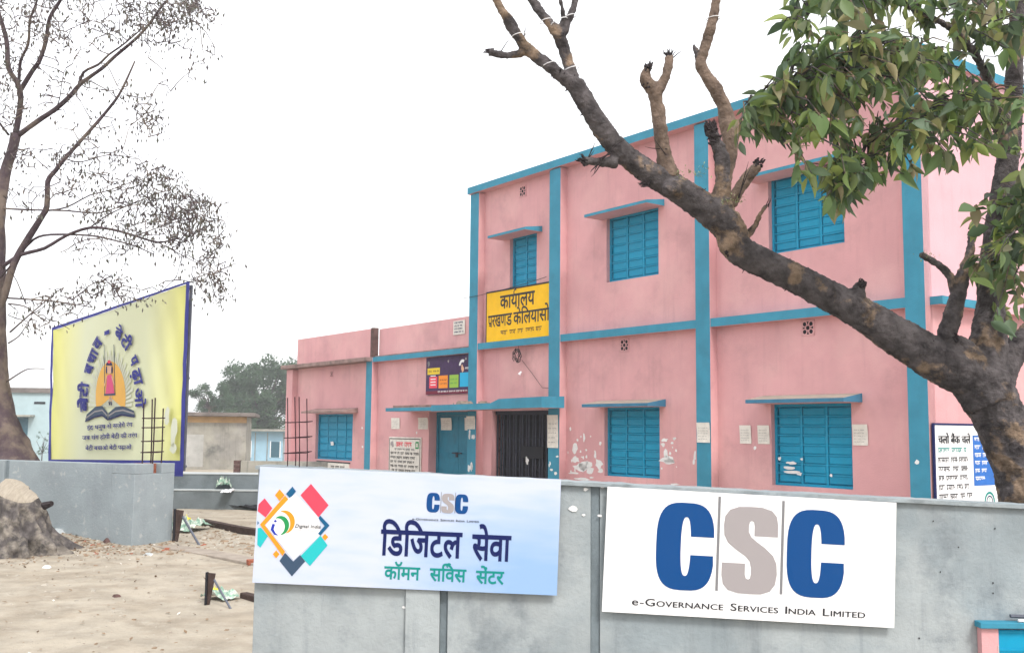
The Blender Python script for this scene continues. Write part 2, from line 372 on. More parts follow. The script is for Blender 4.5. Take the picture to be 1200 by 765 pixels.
# ================================================================== OFFICE BUILDING (local: x along the facade, y inward, z up)
ANG = math.radians(-53.30108)
P0 = Vector((5.948447, 14.639738, 0)); EX = Vector((math.cos(ANG), math.sin(ANG), 0)); EY = Vector((-EX.y, EX.x, 0))
def F(u, d, z=0): return P0 + EX * u + EY * d + Vector((0, 0, z))
B = thing('office_building', 'two-storey pink office block with teal blue bands and a low annex at its left', 'building', P0, (0, 0, ANG))
RD = 0.18                                     # depth of the recessed wall panels
def wall_part(x0, x1, z0, z1, holes, y, m, rev=.2, name='wall_panel'):
    mb = MB(); xs = sorted({x0, x1} | {h[0] for h in holes} | {h[1] for h in holes}); zs = sorted({z0, z1} | {h[2] for h in holes} | {h[3] for h in holes})
    for i in range(len(xs) - 1):
        for j in range(len(zs) - 1):
            cx, cz = (xs[i] + xs[i + 1]) / 2, (zs[j] + zs[j + 1]) / 2
            if any(h[0] < cx < h[1] and h[2] < cz < h[3] for h in holes): continue
            mb.face([(xs[i], y, zs[j]), (xs[i + 1], y, zs[j]), (xs[i + 1], y, zs[j + 1]), (xs[i], y, zs[j + 1])], m)
    for h in holes:
        r = h[4] if len(h) > 4 else rev; a, b, c, d = h[:4]; Y = y + r
        mb.face([(a, y, c), (a, y, d), (a, Y, d), (a, Y, c)], m); mb.face([(b, y, c), (b, Y, c), (b, Y, d), (b, y, d)], m)
        mb.face([(a, y, d), (b, y, d), (b, Y, d), (a, Y, d)], m); mb.face([(a, y, c), (a, Y, c), (b, Y, c), (b, y, c)], m)
    return mb.build(name, B)
W1 = (-10.30, -9.31, 4.55, 5.93); W2 = (-7.03, -5.56, 4.55, 5.86); W3 = (-2.94, -1.45, 4.58, 5.90)
W4 = (-7.09, -5.555, .71, 2.05); W5 = (-2.95, -1.40, .73, 2.06); W6 = (-19.95, -17.63, .68, 2.0)
DR = (-13.62, -11.66, -.3, 2.02); GT = (-10.93, -8.62, -.3, 2.02)
UP0, UP1 = 3.58, 7.16
wall_part(-11.30, -8.65, UP0, UP1, [W1], RD, 'pink'); wall_part(-8.28, -4.46, UP0, UP1, [W2], RD, 'pink'); wall_part(-4.12, -.32, UP0, UP1, [W3], RD, 'pink')
wall_part(-11.30, -8.65, -.3, 3.43, [GT + (.22,)], RD, 'pink'); wall_part(-8.28, -4.46, -.3, 3.43, [W4], RD, 'pink'); wall_part(-4.12, -.32, -.3, 3.43, [W5], RD, 'pink')
wall_part(-16.27, -11.65, -.3, 3.38, [DR + (.32,)], RD, 'pink'); wall_part(-21.3, -16.6, -.3, 3.40, [W6], RD, 'pink')
# columns
def col(x0, x1, z1, m='teal', y1=.34):
    mb = MB(); mb.box(x0, x1, 0.0, RD, -.3, z1, m)
    # the flank inside the recess is pink, only the face is teal
    k = mb.mi('pink')
    n = len(mb.m) - 6
    mb.m[n + 3] = k; mb.m[n + 5] = k
    return mb.build('column', B)
col(-.32, 0, 7.14).data; col(-4.46, -4.12, 7.14); col(-8.65, -8.28, 7.14); col(-11.65, -11.30, 7.14); col(-16.60, -16.27, 3.50)
col(-21.73, -21.30, 3.38, 'pink')
# beams between storeys (teal face, pink soffit), butted between the columns
def beam(x0, x1, z0, z1, m='teal', y0=.012):
    mb = MB(); mb.box(x0, x1, y0, RD, z0, z1, m); n = len(mb.m) - 6; mb.m[n] = mb.mi('pink'); return mb.build('beam', B)
for a, b in ((-4.12, -.32), (-8.28, -4.46), (-11.30, -8.65)): beam(a, b, 3.43, 3.58)
beam(-16.27, -11.65, 3.38, 3.51)
# roof slab edge
mb = MB(); mb.box(-11.72, .07, -.05, 9.0, 7.16, 7.32, 'teal'); n = len(mb.m) - 6; mb.m[n] = mb.mi('pink'); mb.m[n + 1] = mb.mi('slabtop'); mb.build('roof_slab', B)
# side walls, back wall
mb = MB(); y9 = 9.0
mb.face([(0, 0.002, -.3), (0, y9, -.3), (0, y9, 3.44), (0, 0.002, 3.44)], 'pink')
mb.face([(0, 0.002, 3.44), (0, y9, 3.44), (0, y9, 7.16), (0, 0.002, 7.16)], 'pale_pink')
mb.face([(-11.65, RD, 3.4), (-11.65, RD, 7.16), (-11.65, y9, 7.16), (-11.65, y9, 3.4)], 'pink')
mb.face([(0, y9, -.3), (-11.65, y9, -.3), (-11.65, y9, 7.16), (0, y9, 7.16)], 'pink'); mb.build('side_wall', B)
mb = MB(); mb.box(0.004, .17, .12, y9, 3.45, 3.57, 'pale_pink'); n = len(mb.m) - 6; mb.m[n + 2] = mb.mi('teal'); mb.m[n] = mb.mi('pink')
mb.build('side_ledge', B)
mb = MB(); mb.box(.17, .20, .118, 1.2, 3.45, 3.57, 'teal'); mb.build('ledge_lip', B)
# annex bodies
mb = MB()
mb.box(-21.73, -16.43, RD + .7, 7.5, -.3, 3.38, 'pink'); mb.box(-16.40, -11.66, RD + .75, 7.5, -.3, 3.36, 'pink')
mb.face([(-21.73, RD, -.3), (-21.73, RD, 3.4), (-21.73, 1, 3.4), (-21.73, 1, -.3)], 'pink'); mb.build('annex_body', B)
mb = MB(); mb.box(-21.85, -16.30, -.16, 7.6, 3.40, 3.515, 'dirty'); mb.build('annex_roof_slab', B, bevel=.012)
mb = MB(); mb.box(-16.29, -11.66, .10, 7.6, 3.512, 3.55, 'dirty'); mb.build('annex_roof_deck', B)
mb = MB(); mb.box(-21.05, -16.43, .02, .20, 3.517, 4.30, 'pink'); n = len(mb.m) - 6; mb.m[n + 3] = mb.mi('brickdark'); mb.m[n + 1] = mb.mi('dirty')
mb.box(-16.425, -16.30, .02, .20, 3.517, 4.32, 'brickdark')
mb.build('parapet', B, bevel=.01)
mb = MB(); mb.box(-16.29, -11.66, .21, .37, 3.552, 4.29, 'pink'); n = len(mb.m) - 6; mb.m[n + 1] = mb.mi('dirty')
mb.build('parapet', B, bevel=.01)

# windows: steel shutters of small pressed panels
def window(W, nx=3, nz=8, y=RD + .085, frame=.045):
    a, b, c, d = W; fr = MB()
    for x0, x1, z0, z1 in ((a, a + frame, c, d), (b - frame, b, c, d), (a + frame, b - frame, c, c + frame), (a + frame, b - frame, d - frame, d)):
        fr.box(x0 + .001, x1 - .001, y, y + .06, z0 + .001, z1 - .001, 'shutter')
    fr.face([(a, y + .07, c), (b, y + .07, c), (b, y + .07, d), (a, y + .07, d)], 'shutter')
    gx = (b - a - 2 * frame) / nx; gzh = (d - c - 2 * frame) / nz
    for i in range(1, nx): fr.box(a + frame + gx * i - .018, a + frame + gx * i + .018, y + .012, y + .05, c + frame, d - frame, 'shutter')
    for j in range(1, nz): fr.box(a + frame, b - frame, y + .016, y + .035, c + frame + gzh * j - .011, c + frame + gzh * j + .011, 'shutter')
    wo = fr.build('window', B)
    p = MB(); hx, hz = gx / 2 - .026, gzh / 2 - .013
    k = [(-hx, .034, -hz), (hx, .034, -hz), (hx, .034, hz), (-hx, .034, hz), (-hx + .02, .022, -hz + .015), (hx - .02, .022, -hz + .015), (hx - .02, .022, hz - .015), (-hx + .02, .022, hz - .015)]
    p.poly(k, [(4, 5, 6, 7), (0, 1, 5, 4), (1, 2, 6, 5), (2, 3, 7, 6), (3, 0, 4, 7)], 'shutter')
    first = None
    for i in range(nx):
        for j in range(nz):
            L = (a + frame + gx * (i + .5), y + random.uniform(-.004, .004), c + frame + gzh * (j + .5))
            if first is None: first = p.build('shutter_panel', wo, L); q = first
            else: q = link('shutter_panel', first.data, wo, L)
            q.rotation_euler = (random.uniform(-.02, .02), 0, random.uniform(-.012, .012))
    return wo
window(W1, 2, 8); window(W2, 3, 7); window(W3, 3, 8); window(W4, 3, 8); window(W5, 3, 8); window(W6, 4, 6)
# canopies: wedge slabs, thin at the front and thick at the wall
def canopy(x0, x1, z, pj=.47, t0=.055, t1=.13, face='teal', top='slabtop', under='pink'):
    mb = MB(); y0 = RD - pj; P = [(x0, y0, z), (x1, y0, z), (x1, RD - .001, z), (x0, RD - .001, z), (x0, y0, z + t0), (x1, y0, z + t0), (x1, RD - .001, z + t1), (x0, RD - .001, z + t1)]
    mb.poly(P, [(0, 3, 2, 1)], under); mb.poly(P, [(4, 5, 6, 7)], top); mb.poly(P, [(0, 1, 5, 4), (1, 2, 6, 5), (3, 0, 4, 7)], face)
    return mb.build('window_canopy', B, bevel=.006)
canopy(-10.53, -9.12, 5.90); canopy(-7.18, -5.40, 5.84); canopy(-3.16, -1.2, 5.83)
canopy(-7.24, -5.39, 2.05, t0=.06, t1=.14, face='canopyblue'); canopy(-3.10, -1.20, 2.065, t0=.06, t1=.14, face='canopyblue'); canopy(-20.0, -17.35, 2.02, t0=.05, t1=.14, face='dirty', top='dirty')
# long porch canopy: lower thin stretch at the left, thicker stretch over door and gate
mb = MB(); y0 = RD - .75
mb.box(-14.50, -12.30, y0, RD - .001, 2.02, 2.11, 'teal'); n = len(mb.m) - 6; mb.m[n] = mb.mi('pink'); mb.m[n + 1] = mb.mi('dirty')
mb.box(-14.30, -12.5, y0 + .1, RD - .3, 2.112, 2.17, 'dirty')
mb.build('porch_canopy', B, bevel=.008)
mb = MB(); P = [(-12.296, y0 - .03, 2.01), (-8.12, y0 - .03, 2.05), (-8.12, -.004, 2.05), (-12.296, -.004, 2.01), (-12.296, y0 - .03, 2.15), (-9.9, y0 - .03, 2.165), (-9.6, y0 - .03, 2.25), (-8.12, y0 - .03, 2.27),
     (-12.296, -.004, 2.17), (-9.9, -.004, 2.185), (-9.6, -.004, 2.27), (-8.12, -.004, 2.29)]
mb.poly(P, [(0, 3, 2, 1)], 'pink'); mb.poly(P, [(0, 1, 7, 6, 5, 4), (1, 2, 11, 7), (3, 0, 4, 8)], 'teal'); mb.poly(P, [(4, 5, 9, 8), (5, 6, 10, 9), (6, 7, 11, 10)], 'dirty')
mb.build('porch_canopy', B)
mb = MB()
for k in range(14):
    x = random.uniform(-12.2, -9.9); s = random.uniform(.02, .06); mb.box(x, x + s * 2, y0 + .1 + random.random() * .3, y0 + .14 + random.random() * .3 + .1, 2.17, 2.18 + s, 'slabtop')
mb.build('canopy_rubble', B, stuff=True)
# perforated vents
def vent(u, z, s=.125):
    mb = MB(); y = RD - .012
    mb.face([(u - s, RD - .002, z - s), (u + s, RD - .002, z - s), (u + s, RD - .002, z + s), (u - s, RD - .002, z + s)], 'dark')
    q = .02
    for a, b, c, d in ((-s, s, s - q, s), (-s, s, -s, -s + q), (-s, -s + q, -s, s), (s - q, s, -s, s)): mb.box(u + a, u + b, y, RD, z + c, z + d, 'pink')
    for cx, cz in ((-.5, .5), (.5, .5), (-.5, -.5), (.5, -.5), (0, 0)): arc_stroke(mb, u + cx * s, z + cz * s, s * .36, 0, 360, .02, y - .002, 'pink', 12)
    return mb.build('vent', B)
vent(-6.50, 3.26); vent(-2.17, 3.28); vent(-9.83, 6.93); vent(-19.0, 3.16, .09)
# doorway: two teal steel leaves
mb = MB(); d0 = RD + .24
for x0, x1 in ((-13.62, -13.53), (-11.75, -11.66)): mb.box(x0 + .002, x1, d0 - .02, d0 + .07, -.3, 2.018, 'door')
mb.box(-13.53, -11.75, d0 - .02, d0 + .07, 1.93, 2.018, 'door'); dw = mb.build('door', B)
for i, (x0, x1) in enumerate(((-13.525, -12.645), (-12.635, -11.755))):
    lf = MB(); lf.box(x0, x1, d0, d0 + .04, -.3, 1.925, 'door')
    for z in (.25, .95, 1.85): lf.box(x0 + .02, x1 - .02, d0 - .012, d0, z - .03, z + .03, 'door')
    lf.build('door_leaf', dw)
mb = MB(); mb.tube([(-12.86, d0 - .04, 1.02), (-12.45, d0 - .04, 1.02)], .014, 'grille', 8); mb.box(-12.72, -12.64, d0 - .035, d0 - .013, .92, 1.04, 'grille'); mb.build('door_bolt', dw)
# collapsible gate
g = MB(); y = RD + .12
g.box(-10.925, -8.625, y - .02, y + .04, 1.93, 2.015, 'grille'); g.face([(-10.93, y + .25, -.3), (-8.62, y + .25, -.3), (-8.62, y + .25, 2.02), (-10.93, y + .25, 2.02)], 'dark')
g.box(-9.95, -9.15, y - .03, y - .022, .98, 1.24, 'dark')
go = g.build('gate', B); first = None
for i in range(20):
    x = -10.86 + i * .118
    if first is None:
        p = MB(); p.box(-.018, .018, -.012, .012, -.3, 1.93, 'grille'); p.box(-.034, -.018, -.003, .003, -.3, 1.93, 'grille'); first = p.build('gate_bar', go, (x, y, 0))
    else: link('gate_bar', first.data, go, (x, y + (.02 if i % 2 else 0), 0))
x = MB()
for i in range(19):
    for j in range(6):
        z = .1 + j * .33; a = -10.86 + i * .118
        s = 1 if (i + j) % 2 else -1
        x.tube([(a, y + .025, z), (a + .118, y + .025, z + .1 * s)], .006, 'grille', 4)
x.build('gate_lattice', go, stuff=True)
# flaked paint showing white lime: on the wall, on columns
mb = MB()
def px2(u0, z0, w, h, m='lime', y=RD - .003, n=11): blob(mb, u0, z0, w, h, y, m, n)
import itertools
sx, sz = 1 / 4.783, None
def fpix(X, Y, x0=660, y0=440, s=4.783):          # patch positions measured on the photograph, converted to metres on the wall
    px, py = x0 + X / s, y0 + Y / s
    r = _M @ Vector(((px - 600) / 1200.0, (382.5 - py) / 1200.0, -1.0)); n = EY; o = Vector((0, 0, 1.6))
    t = ((P0 + EY * RD - o).dot(n)) / r.dot(n); q = o + r * t - P0; return q.dot(EX), q.z
for X, Y, w_, h_ in ((68, 410, 22, 60), (72, 470, 30, 40), (95, 515, 60, 50), (125, 505, 50, 60), (150, 530, 35, 40), (60, 545, 40, 14), (200, 495, 28, 60), (105, 580, 60, 18), (180, 440, 9, 50), (118, 350, 8, 60), (40, 297, 8, 22), (208, 380, 10, 20),
                     (570, 360, 24, 20), (560, 385, 14, 22), (575, 430, 18, 50), (583, 470, 48, 50), (600, 478, 34, 30), (625, 352, 10, 16), (612, 378, 10, 12), (738, 450, 8, 60), (732, 480, 8, 30), (98, 425, 8, 14), (160, 570, 18, 10), (625, 608, 30, 10), (210, 535, 20, 30)):
    u, z = fpix(X, Y); k = 1.35 if X < 400 else 1.15
    px2(u, z, w_ / 4.783 / 46 * 1.6, h_ / 4.783 / 62)
for k in range(26):
    u, z = fpix(random.choice([random.gauss(95, 45), random.gauss(590, 22)]), random.gauss(450, 70)); px2(u, z, random.uniform(.02, .07), random.uniform(.02, .08), n=7)
for k in range(9): px2(-11.47 + random.uniform(-.13, .13), random.uniform(.7, 1.5), random.uniform(.05, .14), random.uniform(.05, .2), y=-.003, n=8)
for k in range(5): px2(-8.47 + random.uniform(-.14, .14), random.uniform(.6, 1.1), random.uniform(.04, .1), random.uniform(.04, .1), y=-.003, n=8)
for u, z in ((-14.2, 1.5), (-16.75, 1.6), (-16.7, 1.1), (-.2, 1.2), (-3.3, 1.33)): px2(u, z, .07, .07, n=7, y=-.003 if u > -1 or u < -16.3 else RD - .003)
mb.build('flaked_paint', B, stuff=True)
mb = MB()
for u, z, w_, h_ in ((-2.62, 1.10, .18, .05), (-2.66, 1.02, .26, .05), (-2.58, .95, .30, .05), (-2.85, 1.16, .07, .06), (-2.45, .93, .1, .05), (-2.4, 1.17, .05, .04), (-1.85, .93, .05, .05), (-19.0, 1.15, .22, .12)):
    blob(mb, u, z, w_, h_, RD + .068, 'lime')
blob(mb, -9.72, .93, .12, .15, RD + .09, 'lime')
mb.build('torn_poster_remnant', B, stuff=True)

# ---------------------------------------------------------------- things fixed on the building
def onfac(name, label, cat, u, d, z, group=None): return thing(name, label, cat, F(u, d, z), (0, 0, ANG), group)
t = onfac('office_sign', 'yellow office name board with black Hindi lettering, below the small upper left window', 'sign', -11.0, .05, 3.585)
mb = MB(); mb.box(0, 2.35, 0, .03, 0, 1.13, 'yellow'); mb.build('board', t)
mb = MB(); mb.box(-.03, 2.349, -.004, .034, 1.131, 1.165, 'ink'); mb.box(-.03, -.001, -.004, .034, 0, 1.13, 'ink'); mb.build('frame', t)
mb = MB(); put_text(mb, 'कायालय', 'ink', .52, .73, -.003, w=1.28, cap=.33, bold=.018); arc_stroke(mb, 1.10, 1.055, .06, 60, 290, .03, -.003, 'ink')
put_text(mb, 'परखण', 'ink', .06, .34, -.003, w=.70, cap=.30, bold=.015); put_text(mb, 'ड', 'ink', .76, .34, -.003, w=.22, cap=.30, bold=.015)
mb.box(.10, .19, -.0035, -.003, .36, .385, 'ink')
put_text(mb, 'केिलयासो', 'ink', 1.03, .34, -.003, w=1.29, cap=.30, bold=.015)
scribble(mb, .55, 2.05, .13, .10, -.003, 'ink2'); mb.build('lettering', t)

t = onfac('event_poster', 'dark purple poster with red, orange, green and blue squares beside the teal column', 'poster', -13.72, .13, 2.44)
mb = MB(); mb.box(0, 2.03, 0, .02, 0, .93, 'purple'); mb.build('board', t)
mb = MB()
def sq(u0, v0, u1, v1, m, y=-.003): mb.face([(u0, y, v0), (u1, y, v0), (u1, y, v1), (u0, y, v1)], m)
sq(.0, .01, 1.95, .09, 'maroon', -.002); sq(.07, .50, .64, .66, 'lemon'); sq(.16, .16, .53, .44, 'red'); sq(.59, .15, 1.0, .46, 'orange'); sq(1.08, .15, 1.47, .46, 'lgreen'); sq(1.53, .16, 1.98, .50, 'cyan')
for z in (.23, .30, .37, .45): sq(.22, z, .46, z + .025, 'white', -.005)
scribble(mb, .12, .6, .55, .07, -.005, 'ink2', False); scribble(mb, .64, .96, .24, .05, -.005, 'maroon', False); scribble(mb, .64, .96, .33, .05, -.005, 'maroon', False); scribble(mb, 1.12, 1.42, .24, .05, -.005, 'igreen', False); scribble(mb, 1.12, 1.42, .33, .05, -.005, 'igreen', False)
scribble(mb, .56, 1.85, .045, .04, -.005, 'white'); scribble(mb, 1.75, 1.97, .57, .05, -.005, 'white')
blob(mb, 1.63, .60, .12, .18, -.004, 'skin'); arc_stroke(mb, 1.64, .66, .12, 60, 175, .07, -.005, 'white'); blob(mb, .12, .77, .09, .16, -.004, 'linegrey'); blob(mb, 1.02, .80, .07, .06, -.004, 'cscgrey'); blob(mb, 1.78, .82, .07, .06, -.004, 'cscgrey')
mb.build('print', t)

t = onfac('notice_board', 'white painted notice with red heading and rows of black script left of the teal door', 'notice board', -15.53, RD - .035, .1)
mb = MB(); mb.box(0, 1.6, 0, .03, 0, 1.28, 'paper'); mb.build('board', t, bevel=.01)
mb = MB()
for a, b, c, d in ((.03, 1.57, 1.225, 1.245), (.03, .055, .02, 1.22), (1.545, 1.57, .02, 1.22)): sq(a, c, b, d, 'ink')
mb.m = mb.m; scribble(mb, .38, 1.28, 1.03, .12, -.004, 'red'); sq(1.34, .99, 1.50, 1.17, 'igreen'); sq(1.38, 1.03, 1.46, 1.13, 'paper', -.006); blob(mb, .18, 1.09, .15, .13, -.004, 'cscgrey'); scribble(mb, .3, 1.35, .94, .05, -.004, 'linegrey')
for k in range(8): scribble(mb, .10 + (.08 if k > 3 else 0), 1.5 - .1 * (k % 3), .83 - k * .11, .065, -.004, 'ink')
mb.build('lettering', t)

t = onfac('name_plate', 'small white plate of dark script high on the annex parapet beside the tall block', 'plate', -12.60, .185, 3.87)
mb = MB(); mb.box(0, .50, 0, .02, 0, .34, 'paper'); mb.build('board', t, bevel=.005)
mb = MB()
for k in range(4): scribble(mb, .05, .45, .04 + k * .075, .045, -.003, 'navy')
mb.build('lettering', t)
t = onfac('name_plate', 'long cream plate with dark border under the annex window', 'plate', -19.75, RD - .03, .30)
mb = MB(); mb.box(0, 2.0, 0, .028, 0, .30, 'paper'); mb.box(-.03, 2.03, -.003, .029, .302, .335, 'ink'); mb.build('board', t)
mb = MB(); scribble(mb, .9, 1.75, .12, .10, -.003, 'ink'); mb.build('lettering', t)

def notice(label, u, z, w_, h_, d=RD):
    me = MB(); k = 6; tilt = random.uniform(-.03, .03)
    for i in range(k):
        for s in range(1):
            z0, z1 = h_ * i / k, h_ * (i + 1) / k; c = lambda q: -.006 - .006 * abs(math.sin(q * 9 + u)) - .014 * (q / h_) ** 4
            me.face([(0, c(z0), z0), (w_, c(z0) - .003, z0), (w_, c(z1) - .003, z1), (0, c(z1), z1)], 'paper')
    t = onfac('paper_notice', label, 'paper notice', u, d, z - h_ / 2, 'paper notices pasted on the building'); t.rotation_euler = (0, 0, ANG)
    me.build('sheet', t)
    l = MB()
    for j in range(5): scribble(l, .04 * w_ / .3, w_ * .88, h_ * (.15 + .14 * j), h_ * .05, -.027, 'linegrey', False)
    l.build('lettering', t)
notice('white paper notice on the pink wall above the left end of the script board', -15.47, 1.73, .44, .29)
notice('torn white paper notice between the script board and the teal door', -14.12, 1.73, .47, .29)
notice('square paper on the left leaf of the teal door', -13.40, 1.72, .48, .30, RD + .225)
notice('paper on the right leaf of the teal door, partly behind the column', -12.35, 1.72, .42, .30, RD + .225)
notice('paper on the teal column at the right edge of the door', -11.68, 1.75, .36, .30, -.002)
notice('long weathered paper on the teal column right of the steel gate', -8.66, 1.57, .36, .68, -.002)
notice('paper on the teal column between the two lower windows', -4.44, 1.58, .31, .35, -.002)
notice('leftmost paper beside the lower right window', -3.62, 1.555, .25, .31)
notice('paper close to the left edge of the lower right window', -3.23, 1.555, .25, .31)
notice('paper just right of the lower right window', -1.38, 1.57, .27, .32)

mb = MB()
for k in range(7):
    a = random.uniform(0, 3); r = random.uniform(.07, .14); ph = random.uniform(0, 6)
    mb.tube([(r * math.cos(q / 14 * 6.4 + ph), random.uniform(-.04, .04), r * 1.15 * math.sin(q / 14 * 6.4 + ph)) for q in range(14)], .006, 'wire', 5)
mb.tube([(0.05, .02, .05), (-.05, .06, .5)], .006, 'wire', 5); mb.tube([(.1, .06, -.1), (.45, .12, -.45), (.75, .12, -.72), (1.12, .10, -.75)], .005, 'wire', 5)
o = mb.build('cable_coil', loc=F(-9.79, .02, 3.22), rz=ANG); tag(o, 'dark coil of cable hanging under the yellow sign', 'cable coil')
mb = MB(); mb.tube([(0, 0.01, 0), (-.03, -.03, -.07)], [.02, .035], 'white', 10)
o = mb.build('bulb_holder', loc=F(-9.75, RD - .07, 2.87), rz=ANG); tag(o, 'small white bulb holder on the pink wall above the porch', 'light fitting')
mb = MB(); mb.tube([(-11.9 + i * .32, -.03 + .01 * math.sin(i), 4.66 + .0016 * (i - 4) ** 2 + i * .012) for i in range(11)], .007, 'wire', 5)
o = mb.build('overhead_cable', loc=P0, rz=ANG); tag(o, 'thin sagging cable across the small upper left window', 'cable')

t = thing('bank_notice_board', 'white Hindi bank board with blue panel behind the tree trunk', 'notice board', P0 + EX * .02 + EY * .06, (0, 0, ANG + math.pi / 2))
mb = MB(); mb.box(0, 1.66, -.03, 0, .35, 1.72, 'white'); mb.build('board', t)
mb = MB(); mb.box(-.03, 1.69, -.035, -.001, 1.721, 1.75, 'navy'); mb.box(-.03, -.001, -.035, -.001, .35, 1.72, 'navy'); mb.box(1.661, 1.69, -.035, -.001, .35, 1.72, 'navy'); mb.build('frame', t)
mb = MB(); yb = -.033
put_text(mb, 'चलो बैंक चले', 'ink', .07, 1.46, yb, w=.86, cap=.12); put_text(mb, 'चलो बैंक चले', 'ink', .082, 1.464, yb - .003, w=.86, cap=.12); scribble(mb, .07, .82, 1.33, .07, yb, 'green')
for k in range(7): scribble(mb, .06, .94 - .12 * (k % 3 == 2) + .1 * (k > 4), 1.19 - k * .13, .075, yb, 'ink')
mb.face([(1.0, yb, .84), (1.6, yb, .84), (1.6, yb, 1.58), (1.0, yb, 1.58)], 'boardblue')
for k in range(6): scribble(mb, 1.04, 1.52 - .04 * k, 1.49 - k * .115, .06, yb - .002, 'white')
arc_stroke(mb, 1.42, .60, .13, 0, 360, .035, yb, 'green', 24); arc_stroke(mb, 1.42, .60, .08, 0, 360, .02, yb, 'navy', 20); put_text(mb, 'ि', 'igreen', 1.39, .55, yb, cap=.08, w=.06)
mb.build('lettering', t)

# ================================================================== RIGHT WALL (foreground) with boards
mb = MB(); T = .23
def zt(x): return 1.378 - .0415 * (x + 1.47)
XS = [-1.465, -.593, -.398, -.354, .466, .519, 6.5]
for i in range(len(XS) - 1):
    a, b = XS[i], XS[i + 1]
    y0 = {0: 6.0, 1: 5.975, 2: 6.018, 3: 6.0, 4: 6.015, 5: 6.0}[i]; m = 'cement2' if i in (2, 4) else 'cement'  # recessed strips coloured darker to give the pilasters a shaded side
    P = [(a, y0, -.3), (b, y0, -.3), (b, 6 + T, -.3), (a, 6 + T, -.3), (a, y0, zt(a) - .02), (b, y0, zt(b) - .02), (b, 6 + T, zt(b) - .02), (a, 6 + T, zt(a) - .02)]
    mb.poly(P, [(0, 3, 2, 1), (4, 5, 6, 7), (0, 1, 5, 4), (1, 2, 6, 5), (2, 3, 7, 6), (3, 0, 4, 7)], m)
wl = mb.build('boundary_wall', bevel=.004); tag(wl, 'rough grey cement boundary wall carrying the two printed boards', 'wall')
mb = MB(); N = 220
for i in range(N):
    a, b = -1.475 + 7.98 * i / N, -1.475 + 7.98 * (i + 1) / N
    def q(x, k): return .006 * noise.noise(Vector((x * 7, k * 3, 0))) + .004 * noise.noise(Vector((x * 31, k * 3, 1)))
    for (y0, z0, y1, z1, k) in ((5.970, -.020, 5.970, 0, 1), (5.970, 0, 6.235, 0, 2), (6.235, 0, 6.235, -.020, 3)):
        mb.face([(a, y0 + q(a, k), zt(a) + z0 + (q(a, 1) if z0 == 0 else 0)), (b, y0 + q(b, k), zt(b) + z0 + (q(b, 1) if z0 == 0 else 0)), (b, y1 + q(b, k + 1 if k < 3 else 3), zt(b) + z1 + (q(b, 1) if z1 == 0 else 0)), (a, y1 + q(a, k + 1 if k < 3 else 3), zt(a) + z1 + (q(a, 1) if z1 == 0 else 0))], 'cement')
mb.face([(-1.475, 5.970, zt(-1.475) - .02), (-1.475, 6.235, zt(-1.475) - .02), (-1.475, 6.235, zt(-1.475)), (-1.475, 5.970, zt(-1.475))], 'cement')
mb.build('coping', wl, smooth=False)
mb = MB()
for X, Y, s in ((671, 596, 9), (686, 573, 6), (706, 570, 4), (703, 604, 5), (508, 719, 4), (473, 711, 5), (684, 603, 4)):
    p = at(X, Y, 5.997); blob(mb, p.x, p.z, s * .005, s * .0035, 5.994, 'lime', 8)
for k in range(9):
    x = random.uniform(2.3, 3.2); z = random.uniform(.4, 1.1); blob(mb, x, z, .009, .011, 5.996, 'ink', 6)
mb.build('paint_fleck', wl, stuff=True)

def board(name, label, cat, tl, w_, h_, tilt, m):
    t = thing(name, label, cat, tl, (0, tilt, 0)); mb = MB(); mb.box(0, w_, 0, .006, -h_, 0, m); mb.build('sheet', t); return t
S = 5.955 / 1200.0
# ---- digital seva board (prints are laid out in board metres, measured off the photograph)
D = board('service_centre_board', 'pale blue banner with Hindi lettering and a diamond emblem on the wall', 'banner', (-1.445, 5.955, 1.374), 1.737, .655, math.radians(1.85), 'digprint')
def L1(x, y):
    dx, dy = x - 305, y - 546; c, s = math.cos(.0419), math.sin(.0419); return ((dx * c + dy * s) * S, -(-dx * s + dy * c) * S)
def Z8(X, Y): return L1(290 + X / 4.78, 540 + Y / 4.78)
mb = MB()
def pg(pts, m, y=-.002, f=Z8):
    P = []
    for p in pts:
        u, v = f(*p); P.append((min(max(u, .003), 1.734), y, v))
    mb.face(P, m)
pg([(273, 180), (405, 310), (415, 400), (270, 535), (112, 350), (228, 208)], 'white', -.0025)
pg([(357, 123), (457, 240), (402, 305), (300, 185)], 'red'); pg([(255, 138), (275, 165), (243, 203), (220, 178)], 'blue2'); pg([(184, 153), (212, 185), (185, 217), (159, 185)], 'orange')
pg([(102, 202), (146, 256), (110, 306), (66, 272), (70, 235)], 'red'); pg([(215, 187), (234, 208), (106, 348), (80, 345)], 'orange', -.003); pg([(80, 345), (106, 348), (222, 492), (208, 515)], 'orange', -.003)
pg([(68, 365), (85, 362), (125, 408), (85, 470), (68, 455)], 'tealp'); pg([(173, 485), (191, 506), (173, 528), (154, 506)], 'orange'); pg([(222, 498), (268, 545), (305, 510), (333, 545), (262, 625), (192, 542)], 'slate')
pg([(410, 295), (464, 350), (415, 405), (400, 395), (437, 352), (402, 312)], 'blue2', -.003); pg([(415, 405), (455, 458), (360, 570), (308, 515)], 'tealp'); pg([(440, 395), (458, 413), (440, 432), (424, 412)], 'orange')
pg([(66, 325), (74, 336), (66, 348)], 'blue2')
u, v = Z8(200, 340)
arc_stroke(mb, u, v + .005, .062, 100, -62, .028, -.004, 'orange', 18, sz=1.05, taper=True); arc_stroke(mb, u - .014, v - .014, .045, 120, -75, .026, -.004, 'igreen', 18, sz=1.1, taper=True)
